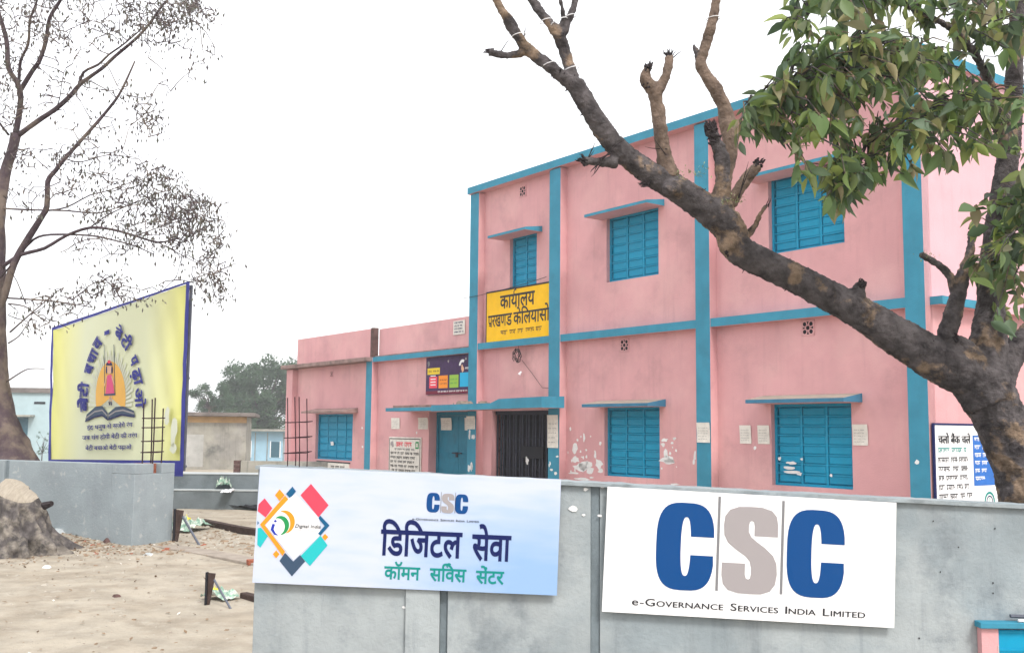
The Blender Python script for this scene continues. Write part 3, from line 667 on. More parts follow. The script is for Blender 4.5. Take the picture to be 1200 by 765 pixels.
stroke(mb, [(u - .045, v - .004, .008), (u - .053, v - .035, .009), (u - .035, v - .06, .006), (u - .018, v - .066, .002)], -.004, 'iblue'); blob(mb, u - .037, v + .013, .016, .014, -.004, 'iblue', 10, .05)
u, v = Z8(274, 361); put_text(mb, 'Digital India', 'ink', u, v, -.004, w=.145, cap=.020, bold=.0, skew=.25); put_text(mb, 'Digital India', 'ink', u + .001, v + .001, -.0055, w=.145, cap=.020, bold=.0, skew=.25)
u, v = Z8(274, 378); put_text(mb, 'Power To Empower', 'cscgrey', u, v, -.004, w=.140, cap=.008)
mb.build('emblem', D)
mb = MB()
def Z9(X, Y): return L1(300 + X / 2.857, 540 + Y / 2.857)
u, v = Z9(416, 303); u2, _ = Z9(846, 325)
w_ = u2 - u
V0, _f = glyphs('िडिजटल', .022); V1, _f = glyphs('सेवा', .022); 
put_text(mb, 'िडिजटल', 'navy', u, v, -.002, w=w_ * .625, cap=.158, bold=.022); put_text(mb, 'सेवा', 'navy', u + w_ * .70, v - .006, -.002, w=w_ * .30, cap=.158, bold=.022)
u, v = Z9(430, 381); u2, _ = Z9(824, 395); w_ = u2 - u
put_text(mb, 'कॉमन', 'green', u, v, -.002, w=w_ * .30, cap=.078, bold=.022); put_text(mb, 'सिवस', 'green', u + w_ * .38, v, -.002, w=w_ * .305, cap=.078, bold=.022); put_text(mb, 'सेंटर', 'green', u + w_ * .765, v - .003, -.002, w=w_ * .235, cap=.078, bold=.022)
arc_stroke(mb, u + w_ * .535, v + .088, .011, 20, 250, .007, -.003, 'green')
mb.build('lettering', D)

# ---- the CSC letters
def csc_C(mb, u0, v0, w_, h_, y, m):
    """heavy condensed C: outer rounded body, narrow slot, opening at the right"""
    def sup(cx, cy, a, b, t, n=3.2):
        c, s = math.cos(t), math.sin(t); return (cx + a * math.copysign(abs(c) ** (2 / n), c), cy + b * math.copysign(abs(s) ** (2 / n), s))
    cx, cy = u0 + w_ / 2, v0 + h_ / 2; ix = cx + w_ * .01; iw = w_ * .085; ih = h_ * .335
    top, bot = cy + h_ * .115, cy - h_ * .095
    O = []; I = []
    N = 40
    a0 = math.asin(min(1, (top - cy) / (h_ / 2))) * .35; 
    for i in range(N + 1):
        t = a0 + (2 * math.pi - 2 * a0) * i / N
        O.append(sup(cx, cy, w_ / 2, h_ / 2, t)); I.append(sup(ix, cy, iw, ih, t, 2.6))
    O = [p for p in O]
    O[0] = (u0 + w_ * .995, top); I[0] = (ix + iw, top); O[-1] = (u0 + w_ * .985, bot); I[-1] = (ix + iw, bot)
    O = [(p[0], max(p[1], top) if (i < 8 and p[0] > cx) else (min(p[1], bot) if (i > N - 8 and p[0] > cx) else p[1])) for i, p in enumerate(O)]
    I = [(p[0], max(p[1], top) if (i < 8 and p[0] > ix) else (min(p[1], bot) if (i > N - 8 and p[0] > ix) else p[1])) for i, p in enumerate(I)]
    for i in range(N): mb.face([(O[i][0], y, O[i][1]), (O[i + 1][0], y, O[i + 1][1]), (I[i + 1][0], y, I[i + 1][1]), (I[i][0], y, I[i][1])], m)
def csc_S(mb, u0, v0, w_, h_, y, m):
    L = [(1, .665), (1, .80), (.97, .90), (.88, .965), (.70, .998), (.5, 1), (.28, .993), (.12, .955), (.035, .88), (.015, .77), (.03, .66), (.10, .575), (.25, .50), (.42, .43), (.50, .375), (.53, .30), (.53, .22), (.515, .178), (.48, .165), (.44, .178), (.42, .22), (.42, .345), (0, .345),
         (0, .20), (.03, .10), (.12, .035), (.30, .004), (.5, 0), (.72, .004), (.88, .04), (.97, .12), (1, .24), (.985, .36), (.92, .45), (.78, .53), (.62, .60), (.52, .65), (.47, .71), (.47, .78), (.485, .825), (.52, .84), (.56, .825), (.575, .78), (.575, .665)]
    mb.face([(u0 + a * w_, y, v0 + b * h_) for a, b in L], m)
def tri(o):
    bm = bmesh.new(); bm.from_mesh(o.data); bmesh.ops.triangulate(bm, faces=[f for f in bm.faces if len(f.verts) > 4]); bm.to_mesh(o.data); bm.free()
C2 = board('services_board', 'white board with large blue and grey CSC letters on the wall', 'banner', (.559, 5.955, 1.279), 1.662, .703, math.radians(2.62), 'white')
k = 1.662 / 1131.4
mb = MB(); yy = -.002
for u0 in (199, 708): csc_C(mb, u0 * k, -381 * k, 226 * k, 336 * k, yy, 'cscblue')
csc_S(mb, 457 * k, -381 * k, 215 * k, 334 * k, yy, 'cscgrey')
for u0, v1 in ((440, 14), (690, 17)): mb.box((u0 - 5) * k, (u0 + 5) * k, -.0022, -.001, -375 * k, -v1 * k, 'linegrey')
tri(mb.build('emblem', C2))
mb = MB()
def smallcaps(mb, words, u0, u1, v, big, small, y, m, bold):
    seq = []
    for wd in words.split(' '):
        seq.append((wd, None))
    # natural widths
    tot = 0; runs = []
    for wd in words.split(' '):
        run = [('e', big), ('-', big), ('G', big), (wd[3:].upper(), small)] if wd.startswith('e-') else [(wd[0], big), (wd[1:].upper(), small)]
        for tx, hh in run:
            V, _ = glyphs(tx, bold); ww = (max(p[0] for p in V) - min(p[0] for p in V)) * hh / .72; runs.append((tx, hh, ww)); tot += ww + hh * .16
        runs.append((None, big, big * .55)); tot += big * .55
    tot -= big * .55; f = (u1 - u0) / tot; u = u0
    for tx, hh, ww in runs:
        if tx is None: u += ww * f; continue
        put_text(mb, tx, m, u, v, y, w=ww * f, cap=hh, bold=0); put_text(mb, tx, m, u + hh * .05, v, y - .0015, w=ww * f, cap=hh, bold=0); u += (ww + hh * .16) * f
smallcaps(mb, 'e-Governance Services India Limited', 114 * k, 1022 * k, -447 * k, 29 * k, 22 * k, yy, 'ink', .004)
mb.build('lettering', C2)
# small CSC emblem on the first board
mb = MB(); u, v = Z9(567, 166); h_ = .158 * 200 / 100 * .0; sw, sh = 46 / 2.857 * S, 64 / 2.857 * S
csc_C(mb, u, v, sw * .95, sh, -.002, 'cscblue'); csc_S(mb, u + sw * 1.08, v - .001, sw * .9, sh, -.002, 'cscgrey'); u2, v2 = Z9(661, 171); csc_C(mb, u2, v2, sw * .95, sh, -.002, 'cscblue')
for q_ in (1.01, 2.04): mb.box(u + sw * q_, u + sw * q_ + .003, -.002, -.001, v, v + sh * 1.06, 'linegrey')
u, v = Z9(521, 191); smallcaps(mb, 'e-Governance Services India Limited', u, u + 222 / 2.857 * S, v, .0125, .0095, -.002, 'ink', .012)
tri(mb.build('emblem', D))

def rebar(name, label, pts, ties, Y, zb, r=.005, sp=.09):
    t = thing(name, label, 'rebar', (pts[0][0].x, Y, zb))
    for p0, p1, dy in pts:
        mb = MB(); a = Vector((p0.x, Y + dy, zb - .25)); b = Vector((p1.x, Y + dy, p1.z)); mid = (a + b) / 2 + Vector((.006, 0, 0))
        mb.tube([a - t.location, mid - t.location, b - t.location], r, 'rust', 6); mb.build('bar', t)
    xs = [p[0].x for p in pts]; ds = [p[2] for p in pts]
    for z in ties:
        mb = MB(); e = .02; a, b, c, d = min(xs) - e, max(xs) + e, min(ds) - e, max(ds) + e
        R = [Vector((a, Y + c, z)), Vector((b, Y + c, z + .004)), Vector((b, Y + d, z + .01)), Vector((a, Y + d, z)), Vector((a, Y + c, z))]
        mb.tube([p - t.location for p in R], r * .8, 'rust', 6); mb.build('stirrup', t)
    return t
Yr = 6.08
rebar('rebar_cage', 'rusty reinforcing bars standing out of the near wall end by the blue banner', [(at(337, 545, Yr), at(337, 466, Yr), 0), (at(347, 545, Yr + .11), at(345.5, 465, Yr + .11), .11), (at(351, 545, Yr), at(350.5, 465, Yr), 0), (at(360, 545, Yr + .11), at(359.5, 467, Yr + .11), .11)], [at(340, y_, Yr).z for y_ in (495, 513, 531)], Yr, 1.36, r=.0036)

# low pink cabinet with blue ledge and shutter at the foot of the wall, bottom right
c0 = at(1150, 735, 5.94); X0 = c0.x; zt2 = at(1165, 729, 5.92).z
t = thing('meter_cabinet', 'low pink masonry cabinet with blue ledge at the foot of the wall', 'cabinet', (X0, 5.94, 0))
mb = MB(); dx = at(1170, 740, 5.94).x - X0
mb.box(0, dx, 0, .055, -.1, zt2 - .035, 'pink'); mb.box(dx + .75, dx + .95, 0, .055, -.1, zt2 - .035, 'pink'); mb.box(dx + .001, dx + .749, .03, .055, -.1, zt2 - .036, 'pink'); mb.build('body', t)
mb = MB(); mb.box(dx + .005, dx + .745, .012, .028, 0, zt2 - .045, 'shutter')
for j in range(5): mb.box(dx + .005, dx + .745, .007, .011, .08 + j * .1, .092 + j * .1, 'shutter')
mb.build('shutter', t)
mb = MB(); mb.box(-.015, dx + 1.0, -.025, .056, zt2 - .034, zt2, 'teal'); mb.build('ledge', t, bevel=.004)
mb = MB(); mb.box(.09, dx - .003, -.004, -.001, zt2 - .2, zt2 - .13, 'paper'); mb.build('paper_label', t)
mb = MB(); a = at(1187, 724, 5.93); b_ = at(1215, 729, 5.5)
mb.tube([Vector((a.x, 5.96, zt2 + .03)), Vector((a.x + .8, 5.97, zt2 + .012))], .011, 'pipe', 8); o = mb.build('steel_rod'); tag(o, 'dark steel rod lying back on the blue cabinet ledge', 'rod')
mb = MB(); mb.tube([Vector((a.x + .03, 5.932, zt2 + .010)), Vector((a.x + .8, 5.937, zt2 + .010))], .009, 'rope', 8); o = mb.build('steel_rod'); tag(o, 'pale rod lying along the front edge of the blue cabinet ledge', 'rod')

# ================================================================== LEFT WALL, rebar, threshold
A = Vector((-4.95, 13.62, 0)); Bk = Vector((-4.62, 14.22, 0)); Wd = Vector((-2.48, 1.22, 0)).normalized(); L0 = A + Wd * 9; nrm = (Bk - A)
zw = 1.095
lw = MB()
def seg(p0, p1, off, m, z1=zw, th=.22, z0=-.3):
    n = Vector((-Wd.y, Wd.x, 0)); n = n if n.y > 0 else -n
    a = p0 - n * off; b = p1 - n * off; c = p1 + n * th; d = p0 + n * th
    lw.poly([tuple(a) [:2] + (z0,), tuple(b)[:2] + (z0,), tuple(c)[:2] + (z0,), tuple(d)[:2] + (z0,), tuple(a)[:2] + (z1,), tuple(b)[:2] + (z1,), tuple(c)[:2] + (z1,), tuple(d)[:2] + (z1,)], [(0, 3, 2, 1), (4, 5, 6, 7), (0, 1, 5, 4), (1, 2, 6, 5), (2, 3, 7, 6), (3, 0, 4, 7)], m)
q0 = A + Wd * .42
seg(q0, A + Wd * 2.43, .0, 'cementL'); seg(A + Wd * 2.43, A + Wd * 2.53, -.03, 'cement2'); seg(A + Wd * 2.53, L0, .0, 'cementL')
lo = lw.build('boundary_wall', bevel=.006); tag(lo, 'long pale grey wall segment in front of the yellow banner', 'wall')
lw = MB()
def pier(z0, z1, cut=None):
    n = (Bk - A); a, b = A, Bk; c = Bk + Wd * .42; d = A + Wd * .42
    lw.poly([tuple(p)[:2] + (z,) for z in (z0, z1) for p in (a, b, c, d)], [(0, 3, 2, 1), (4, 5, 6, 7), (0, 1, 5, 4), (1, 2, 6, 5), (2, 3, 7, 6), (3, 0, 4, 7)], 'cementL')
pier(-.3, zw - .13)
# top course in two blocks leaves the rebar notch open
dn = (Bk - A)
for s0, s1 in ((0, .46), (.66, 1)):
    a, b = A + dn * s0, A + dn * s1; c, d = b + Wd * .42, a + Wd * .42
    lw.poly([tuple(p)[:2] + (z,) for z in (zw - .13, zw + .002) for p in (a, b, c, d)], [(0, 3, 2, 1), (4, 5, 6, 7), (0, 1, 5, 4), (1, 2, 6, 5), (2, 3, 7, 6), (3, 0, 4, 7)], 'cementL')
a, b = A + dn * .46 + Wd * .10, A + dn * .66 + Wd * .10
lw.poly([tuple(p)[:2] + (z,) for z in (zw - .13, zw) for p in (a, b, b + Wd * .32, a + Wd * .32)], [(4, 5, 6, 7), (0, 1, 5, 4)], 'brick')
lw.build('end_pier', lo, bevel=.008)
rebar('rebar_cage', 'rusty reinforcing bars rising from the far wall end before the yellow banner', [(at(167, 540, 13.95), at(168.5, 472, 13.95), 0), (at(171, 540, 13.95), at(172.5, 467, 13.95), .2), (at(178.5, 540, 13.95), at(182, 466, 13.95), 0), (at(183, 540, 13.95), at(185.5, 478, 13.95), .2)], [at(170, y_, 13.95).z for y_ in (490, 501, 517, 530)], 13.95, 1.0, r=.010)

def ribbon(name, pts, wd, z, th, m, label, cat):
    mb = MB(); n = len(pts)
    for i in range(n - 1):
        a, b = Vector(pts[i]), Vector(pts[i + 1]); d = (b - a).normalized(); s = Vector((-d.y, d.x, 0)) * wd / 2; zz = Vector((0, 0, th))
        P = [a - s, b - s, b + s, a + s]; P = P + [p + zz for p in P]
        mb.poly([tuple(p) for p in P], [(0, 3, 2, 1), (4, 5, 6, 7), (0, 1, 5, 4), (1, 2, 6, 5), (2, 3, 7, 6), (3, 0, 4, 7)], m)
    o = mb.build(name, bevel=.01); tag(o, label, cat); return o
ribbon('concrete_sill', [(-4.85, 14.0, -.02), (-4.2, 13.5, -.02), (-3.3, 12.65, -.02), (-2.4, 11.7, -.02)], .30, 0, .05, 'slabtop', 'worn pale concrete gate sill running from the wall end across the opening', 'gate sill')
ribbon('steel_channel', [(-5.05, 17.0, 0), (-4.2, 15.9, 0), (-3.3, 14.9, .0)], .12, 0, .10, 'rustplate', 'rusty brown steel channel lying across the yard entrance', 'channel')
ribbon('steel_channel', [(-2.48, 9.75, 0), (-2.18, 9.45, 0), (-1.85, 9.2, .0)], .08, 0, .07, 'rustplate', 'short rusty channel behind the nearer angle iron brace', 'channel')
mb = MB(); mb.box(-.08, .12, -.05, .06, 0, .07, 'brick'); o = mb.build('brick', loc=(at(298, 660, 12.2).x, 12.2, -.01), rz=.5, bevel=.006); tag(o, 'single red brick beside the left end of the near wall', 'brick')

def brace(label, p, s, gid):
    t = thing('angle_iron_brace', label, 'brace', p, (0, 0, 0), gid)
    mb = MB(); mb.box(-.015 * s, .015 * s, -.02, .02, -.05, .48 * s, 'wire'); mb.build('post', t)
    mb = MB(); P = [(.02 * s, -.01, .02 * s), (.05 * s, -.01, .02 * s), (.12 * s, -.01, .46 * s), (.02 * s, -.01, .47 * s)]; P += [(a, .015, c) for a, b, c in P]
    mb.poly(P, [(0, 1, 2, 3), (7, 6, 5, 4), (0, 4, 5, 1), (1, 5, 6, 2), (2, 6, 7, 3), (3, 7, 4, 0)], 'rustplate'); mb.build('plate', t)
    mb = MB(); mb.tube([(.12 * s, -.03, .38 * s), (.45 * s, -.22 * s, -.03)], .016 * s, 'pipe', 8); mb.build('stay', t)
brace('dark angle iron brace propped against the far wall end', Vector((at(205, 630, 14.2).x, 14.15, 0)), 1.0, 'angle iron braces')
brace('dark angle iron brace standing alone on the sandy ground', Vector((at(242, 690, 9.4).x, 9.4, 0)), .62, 'angle iron braces')
def crumple(name, label, cat, loc, sx_, sy_, h, m, seed):
    mb = MB(); n = 12
    V = [((i / n - .5) * sx_ * (1 + .2 * noise.noise(Vector((i, j, seed)))), (j / n - .5) * sy_, h * (.35 + .65 * abs(noise.noise(Vector((i * .45, j * .45, seed))) * 1.6)) * (1 - (2 * i / n - 1) ** 4 * .6)) for j in range(n + 1) for i in range(n + 1)]
    mb.poly(V, [(j * (n + 1) + i, j * (n + 1) + i + 1, (j + 1) * (n + 1) + i + 1, (j + 1) * (n + 1) + i) for j in range(n) for i in range(n)], m)
    o = mb.build(name, loc=loc, rz=seed * 1.3); tag(o, label, cat); return o
def G(px, py, Y=None):
    p = at(px, py, 10); r = p - Vector((0, 0, 1.6)); q = Vector((0, 0, 1.6)) + r * (-1.6 / r.z); return Vector((q.x, q.y, gz(q.x, q.y)))
crumple('plastic_sheet', 'crumpled pale green plastic behind the far angle iron brace', 'plastic sheet', G(221, 622), .75, .5, .22, 'scrapg', 1)
crumple('plastic_sheet', 'crumpled pale green plastic behind the lone nearer brace', 'plastic sheet', G(258, 704), .30, .22, .10, 'scrapg', 2)
crumple('plastic_bag', 'small bright yellow plastic scrap behind the far brace', 'plastic bag', G(213, 618), .3, .2, .22, 'scrapy', 3)
crumple('plastic_bag', 'small bright yellow plastic scrap behind the lone nearer brace', 'plastic bag', G(249, 698), .11, .09, .09, 'scrapy', 4)

# ================================================================== YELLOW BANNER
PR = at(222, 440, 14.95); PL = at(60, 440, 18.5); PB = Vector((PR.x, PR.y, 0)); bx_ = Vector((PR.x - PL.x, PR.y - PL.y, 0)).normalized(); by_ = Vector((-bx_.y, bx_.x, 0)); BA = math.atan2(bx_.y, bx_.x)
t = thing('hoarding_banner', 'big yellow Hindi hoarding with a girl on a swing over an open book', 'hoarding', PB, (0, 0, BA))
def bp(px, py):      # (along, up) on the banner plane
    r = _M @ Vector(((px - 600) / 1200.0, (382.5 - py) / 1200.0, -1.0)); o = Vector((0, 0, 1.6)); q = o + r * ((PB - o).dot(by_) / r.dot(by_)) - PB
    return q.dot(bx_), q.z
TL, TR, BR, BL = bp(61, 384), bp(223, 329), bp(215, 558), bp(57, 553)
yTL, yTR, yBR, yBL = bp(63.5, 387), bp(218.5, 333), bp(211.5, 539.5), bp(60, 538)
def quad(c, i, j):
    a, b_, d, e = c; u0, v0 = a[0] + (b_[0] - a[0]) * i, a[1] + (b_[1] - a[1]) * i; u1, v1 = e[0] + (d[0] - e[0]) * i, e[1] + (d[1] - e[1]) * i
    return u1 + (u0 - u1) * j, v1 + (v0 - v1) * j
def bd(u, v):      # slack vinyl: folds at the two ends, flatter in the middle
    k = max(0, min(1, (u + 1.75) / .7), min(1, (-4.1 - u) / .7)); return .002 * math.sin(u * 7 + v) + k * (.02 * noise.noise(Vector((u * 1.7 - v * 1.5, v * .8, 2))) + .008 * math.sin((u * 3.0 + 1.3 * v) * 3.6))
def over_banner(px, py): return px > 66 and py > 385 - .345 * (px - 62) + 9 and px < 226
mb = MB(); nx, nz = 110, 50
fv = []
for j in range(nz + 1):
    for i in range(nx + 1):
        u, v = quad((yTL, yTR, yBR, yBL), i / nx, j / nz); fv.append((u, bd(u, v), v))
mb.poly(fv, [(j * (nx + 1) + i, j * (nx + 1) + i + 1, (j + 1) * (nx + 1) + i + 1, (j + 1) * (nx + 1) + i) for j in range(nz) for i in range(nx)], 'cloth')
mb.build('banner_sheet', t, smooth=True)
mb = MB(); inn = (yTL, yTR, yBR, yBL); out = (TL, TR, BR, BL)
for k in range(4):
    p, q, r_, s_ = out[k], out[(k + 1) % 4], inn[(k + 1) % 4], inn[k]
    for i in range(24):
        f = lambda a, b_, w_: (a[0] + (b_[0] - a[0]) * w_, a[1] + (b_[1] - a[1]) * w_)
        P = [f(p, q, i / 24), f(p, q, (i + 1) / 24), f(s_, r_, (i + 1) / 24), f(s_, r_, i / 24)]
        mb.face([(a, -.010 + .012 * noise.noise(Vector((a * 3, c * 3, 7))) - (.03 if n_ > 1 else 0) * 0, c) for n_, (a, c) in enumerate(P)], 'bluesteel')
mb.build('border', t, smooth=True)
mb = MB(); L_ = TL[0]
for f_, z in ((.02, -.3), (.33, -.3), (.66, -.3), (.985, .95)):
    u, v = quad(out, f_, .99); mb.tube([(u, .06, z), (u, .06, v - .02)], .025, 'pipe', 8)
for j in (.05, .5, .97):
    a, c = quad(out, .02, j); d, e = quad(out, .985, j); mb.tube([(a, .07, c), (d, .07, e)], .022, 'pipe', 6)
mb.build('frame', t)
mb = MB(); Y = -.012
def bz(X, Yq): return bp(90 + X / 4.5, 370 + Yq / 4.5)
def bface(pts, m, dy): mb.face([(bz(*p)[0], Y - dy, bz(*p)[1]) for p in pts], m)
def bell(cx, cy, rx, ry, m, dy, a0=0, a1=360, n=30):
    for i in range(n):
        t0, t1 = math.radians(a0 + (a1 - a0) * i / n), math.radians(a0 + (a1 - a0) * (i + 1) / n)
        bface([(cx, cy), (cx + rx * math.cos(t0), cy - ry * math.sin(t0)), (cx + rx * math.cos(t1), cy - ry * math.sin(t1))], m, dy)
def bline(pts, hw, m, dy):
    P = [bz(*p) for p in pts]; stroke(mb, [(p[0], p[1], hw) for p in P], Y - dy, m)
for i in range(34):
    a = 5.3 * i + 2.5; k = 1 if i % 2 else .9; bell(185, 480, 122 * k, 300 * k, 'halo', .001 + .0003 * (i % 2), a - 1.9, a + 1.9, 1)
bell(183, 430, 79, 190, 'sunp', .003, -20, 200)
bface([(50, 556), (57, 520), (105, 478), (140, 474), (168, 512), (168, 545), (140, 521), (100, 530)], 'slate', .006); bface([(172, 545), (172, 512), (210, 480), (250, 476), (306, 500), (312, 530), (240, 519)], 'slate', .006)
bline([(52, 540), (100, 505), (140, 497), (168, 528)], .012, 'cscgrey', .008); bline([(172, 528), (210, 503), (250, 497), (308, 515)], .012, 'cscgrey', .008); bline([(50, 556), (100, 532), (140, 523), (169, 547), (240, 521), (312, 531)], .014, 'navy', .0085)
mb.build('book_and_sun_print', t); mb = MB()
for x0, x1 in ((150, 153), (201, 207)): bline([(x0, 152), (x1, 415)], .011, 'slate', .007)
bline([(150, 416), (210, 413)], .016, 'slate', .009)
bface([(168, 312), (190, 310), (205, 408), (158, 412)], 'pinkp', .010)
bell(179, 285, 15, 22, 'skin', .011); bell(178, 262, 17, 20, 'navy', .012, 0, 180); bell(178, 243, 8, 9, 'red', .013); bell(164, 285, 4, 20, 'navy', .0125); bell(193, 285, 4, 20, 'navy', .0125)
for a, b_ in (((165, 318), (153, 370)), ((192, 318), (205, 365))): bline([a, b_], .018, 'skin', .0115)
for x in (178, 188): bline([(x, 412), (x + 1, 452)], .016, 'skin', .008); bline([(x - 2, 452), (x + 2, 470)], .018, 'navy', .0095)
mb.build('swing_figure_print', t); mb = MB()
def glyph_px(body, o, e, tp, m='bluesteel', bold=.012, dy=.014, st=0):
    V, Fc = glyphs(body, bold); x0 = min(v[0] for v in V); w_ = max(v[0] for v in V) - x0
    for q_, (ja, jb) in enumerate(((0, 0), (st, 0), (0, st), (st, st)) if st else ((0, 0),)):      # struck several times for a heavy hand-painted stroke
        P = []
        for (a, b_), ly in zip(V, _lay[(body, bold)]):
            s_, c = (a - x0 + ja) / w_, (b_ + jb) / .66
            u, v = bz(o[0] + (e[0] - o[0]) * s_ + tp[0] * c, o[1] + (e[1] - o[1]) * s_ + tp[1] * c); P.append((u, Y - dy - q_ * .003 - ly, v))
        mb.poly(P, Fc, m)
if 1:
  for g_ in (('बे', (70, 505), (66, 436), (-32, -2)), ('टी', (66, 428), (72, 362), (-32, -5)), ('ब', (86, 312), (98, 270), (-30, -12)), ('चा', (98, 262), (122, 200), (-27, -20)), ('व', (122, 186), (144, 146), (-24, -26)),
           ('बे', (206, 112), (236, 132), (10, -42)), ('टी', (236, 142), (266, 188), (24, -36)), ('प', (282, 232), (297, 268), (30, -22)), ('ढ़ा', (294, 292), (312, 362), (36, -12)), ('ओ', (310, 388), (318, 478), (34, -4))): glyph_px(g_[0], (g_[1][0] - (g_[2][0] - g_[1][0]) * .06, g_[1][1] - (g_[2][1] - g_[1][1]) * .06), (g_[2][0] + (g_[2][0] - g_[1][0]) * .06, g_[2][1] + (g_[2][1] - g_[1][1]) * .06), (g_[3][0] * 1.22, g_[3][1] * 1.22), bold=.0, st=.07)
bline([(153, 94), (180, 83)], .035, 'bluesteel', .014)
glyph_px('इंद धनुष से सजेंगे रंग', (63, 602), (303, 584), (0, -22), bold=.0, st=.03); glyph_px('जब संग होगी बेटी की तरंग', (38, 655), (328, 640), (0, -22), bold=.0, st=.03); glyph_px('बेटी बचाओ बेटी पढ़ाओ', (55, 708), (297, 702), (0, -21), bold=.0, st=.03)
mb.build('lettering', t)
mb = MB()
for X, Yq, w_, h_ in ((201, 487, 7, 22), (209, 505, 8, 40), (208, 525, 9, 16)):
    u, v = bp(X, Yq); u2, v2 = bp(X + w_, Yq + h_); blob(mb, u, v, abs(u2 - u) * .8, abs(v2 - v) * .8, -.075, 'halo', 9, .3)
mb.build('pasted_sheet', t, stuff=True)

# ================================================================== YARD: stepped dark wall, sheds, house
t = thing('yard_platform', 'dark wet cement platform with a raised ledge behind the gate opening', 'platform', (-8.5, 20.2, 0))
mb = MB(); mb.box(0, 6.8, 0, .9, -.2, .35, 'stepwall'); mb.box(0, 6.8, .30, .9, .352, .655, 'stepwall'); mb.build('body', t, bevel=.01)
mb = MB(); mb.box(-.01, 6.81, -.01, .30, .352, .375, 'ledge'); mb.box(-.01, 6.81, .29, .91, .657, .675, 'ledge'); mb.build('ledge', t)
mb = MB(); mb.box(4.05, 4.11, -.006, -.001, .1, .26, 'paper'); mb.build('white_mark', t)
crumple('draped_cloth', 'green and white crumpled cloth hanging on the dark platform ledge', 'cloth', at(262, 574, 20.42), .3, .14, .28, 'scrapg', 5)
crumple('draped_cloth', 'grey and white crumpled cloth lying lower on the platform ledge', 'cloth', at(268, 577, 20.15), .42, .2, .08, 'rope', 6)
crumple('dark_tarpaulin', 'black tarpaulin scrap on the ground before the dark platform', 'tarpaulin', G(285, 596), 1.2, .5, .14, 'wire', 7)

o = thing('storage_shed', 'mould stained beige shed with a thin projecting roof slab', 'shed', (at(213, 480, 38).x - 3.0, 38, 0), (0, 0, math.radians(12)))
wsh = 5.25; mb = MB(); mb.box(0, wsh, 0, 5, -.3, 1.98, 'mossy'); mb.box(-.001, wsh + .002, -.012, -.001, 1.75, 1.98, 'ochre'); mb.build('wall', o)
mb = MB(); mb.box(-.3, wsh + .32, -.35, 5.3, 1.985, 2.13, 'sootslab'); mb.build('roof', o, bevel=.02)
mb = MB(); mb.box(.2, 3.7, -.004, -.0035, .1, 1.3, 'panelwash'); mb.build('faded_panel', o)

o = thing('country_house', 'small pale blue house with dark openings beyond the shed', 'house', (at(281, 510, 75).x, 75, -1.2), (0, 0, math.radians(-4)))
z1 = at(300, 505, 75).z + 1.2
mb = MB(); mb.box(0, 5, 0, 6, -.5, z1, 'paleblue'); mb.build('wall', o)
mb = MB(); mb.box(-.2, 5.2, -.6, 6.2, z1 + .002, z1 + .14, 'mossy'); mb.build('roof', o)
mb = MB(); 
for u0, u1 in ((.45, .85), (2.35, 3.0)): 
    q = MB(); q.box(u0, u1, -.04, .0, z1 - 1.85, z1 - .75, 'glassdark'); q.box(u0 - .06, u0 - .001, -.06, 0, z1 - 1.9, z1 - .7, 'white'); q.box(u1 + .001, u1 + .06, -.06, 0, z1 - 1.9, z1 - .7, 'white'); q.build('window', o)
for u0 in (1.15, 2.05, 3.25): mb.box(u0, u0 + .05, -.05, 0, -.5, z1 - .1, 'mossy')
mb.build('drain_pipe', o)
# a lean brown wall before the house
mb = MB(); mb.box(0, 4, 0, .25, -.3, 0, 'mossy'); p = at(282, 545, 30)
o = thing('low_wall', 'low brown weathered wall before the pale blue house', 'wall', (p.x, 30, 0))
mb = MB(); mb.box(0, 3.2, 0, .25, -.3, at(300, 540, 30).z, 'mossy'); mb.box(-.001, .0, 0, .1, 0, .1, 'brick'); mb.build('wall', o, bevel=.01)
mb = MB(); zt3 = at(285, 530, 30).z
for j in range(7): mb.box(-.20, -.02, -.02, .2, -.2 + j * .12, -.09 + j * .12, 'brickdark')
mb.build('brick_pillar', o)

o = thing('concrete_house', 'pale aqua flat-roofed house behind the left tree trunk', 'house', (at(-45, 500, 58).x, 58, -.6), (0, 0, math.radians(6)))
hz = at(40, 460, 58).z + .6; wd_ = at(64, 500, 58).x - at(-45, 500, 58).x + .7
mb = MB(); mb.box(0, wd_, 0, 7, -.5, hz, 'aquawash'); mb.build('wall', o)
mb = MB(); mb.box(-.15, wd_ + .15, -.15, 7.1, hz + .002, hz + .28, 'sootslab'); mb.build('roof', o)
mb = MB(); u0 = at(37, 468, 58).x - o.location.x; mb.box(u0, u0 + .6, -.03, 0, hz - .62, hz - .5, 'dark'); mb.build('window', o)
mb = MB(); u0 = at(24, 468, 58).x - o.location.x; mb.box(u0 - .8, u0 + .7, -.7, -.001, hz - 1.35, hz - 1.25, 'mossy'); mb.build('window_canopy', o)
mb = MB(); mb.box(u0 - .6, u0 + .35, -.03, -.001, hz - 2.4, hz - 1.4, 'glassdark'); mb.build('window', o)

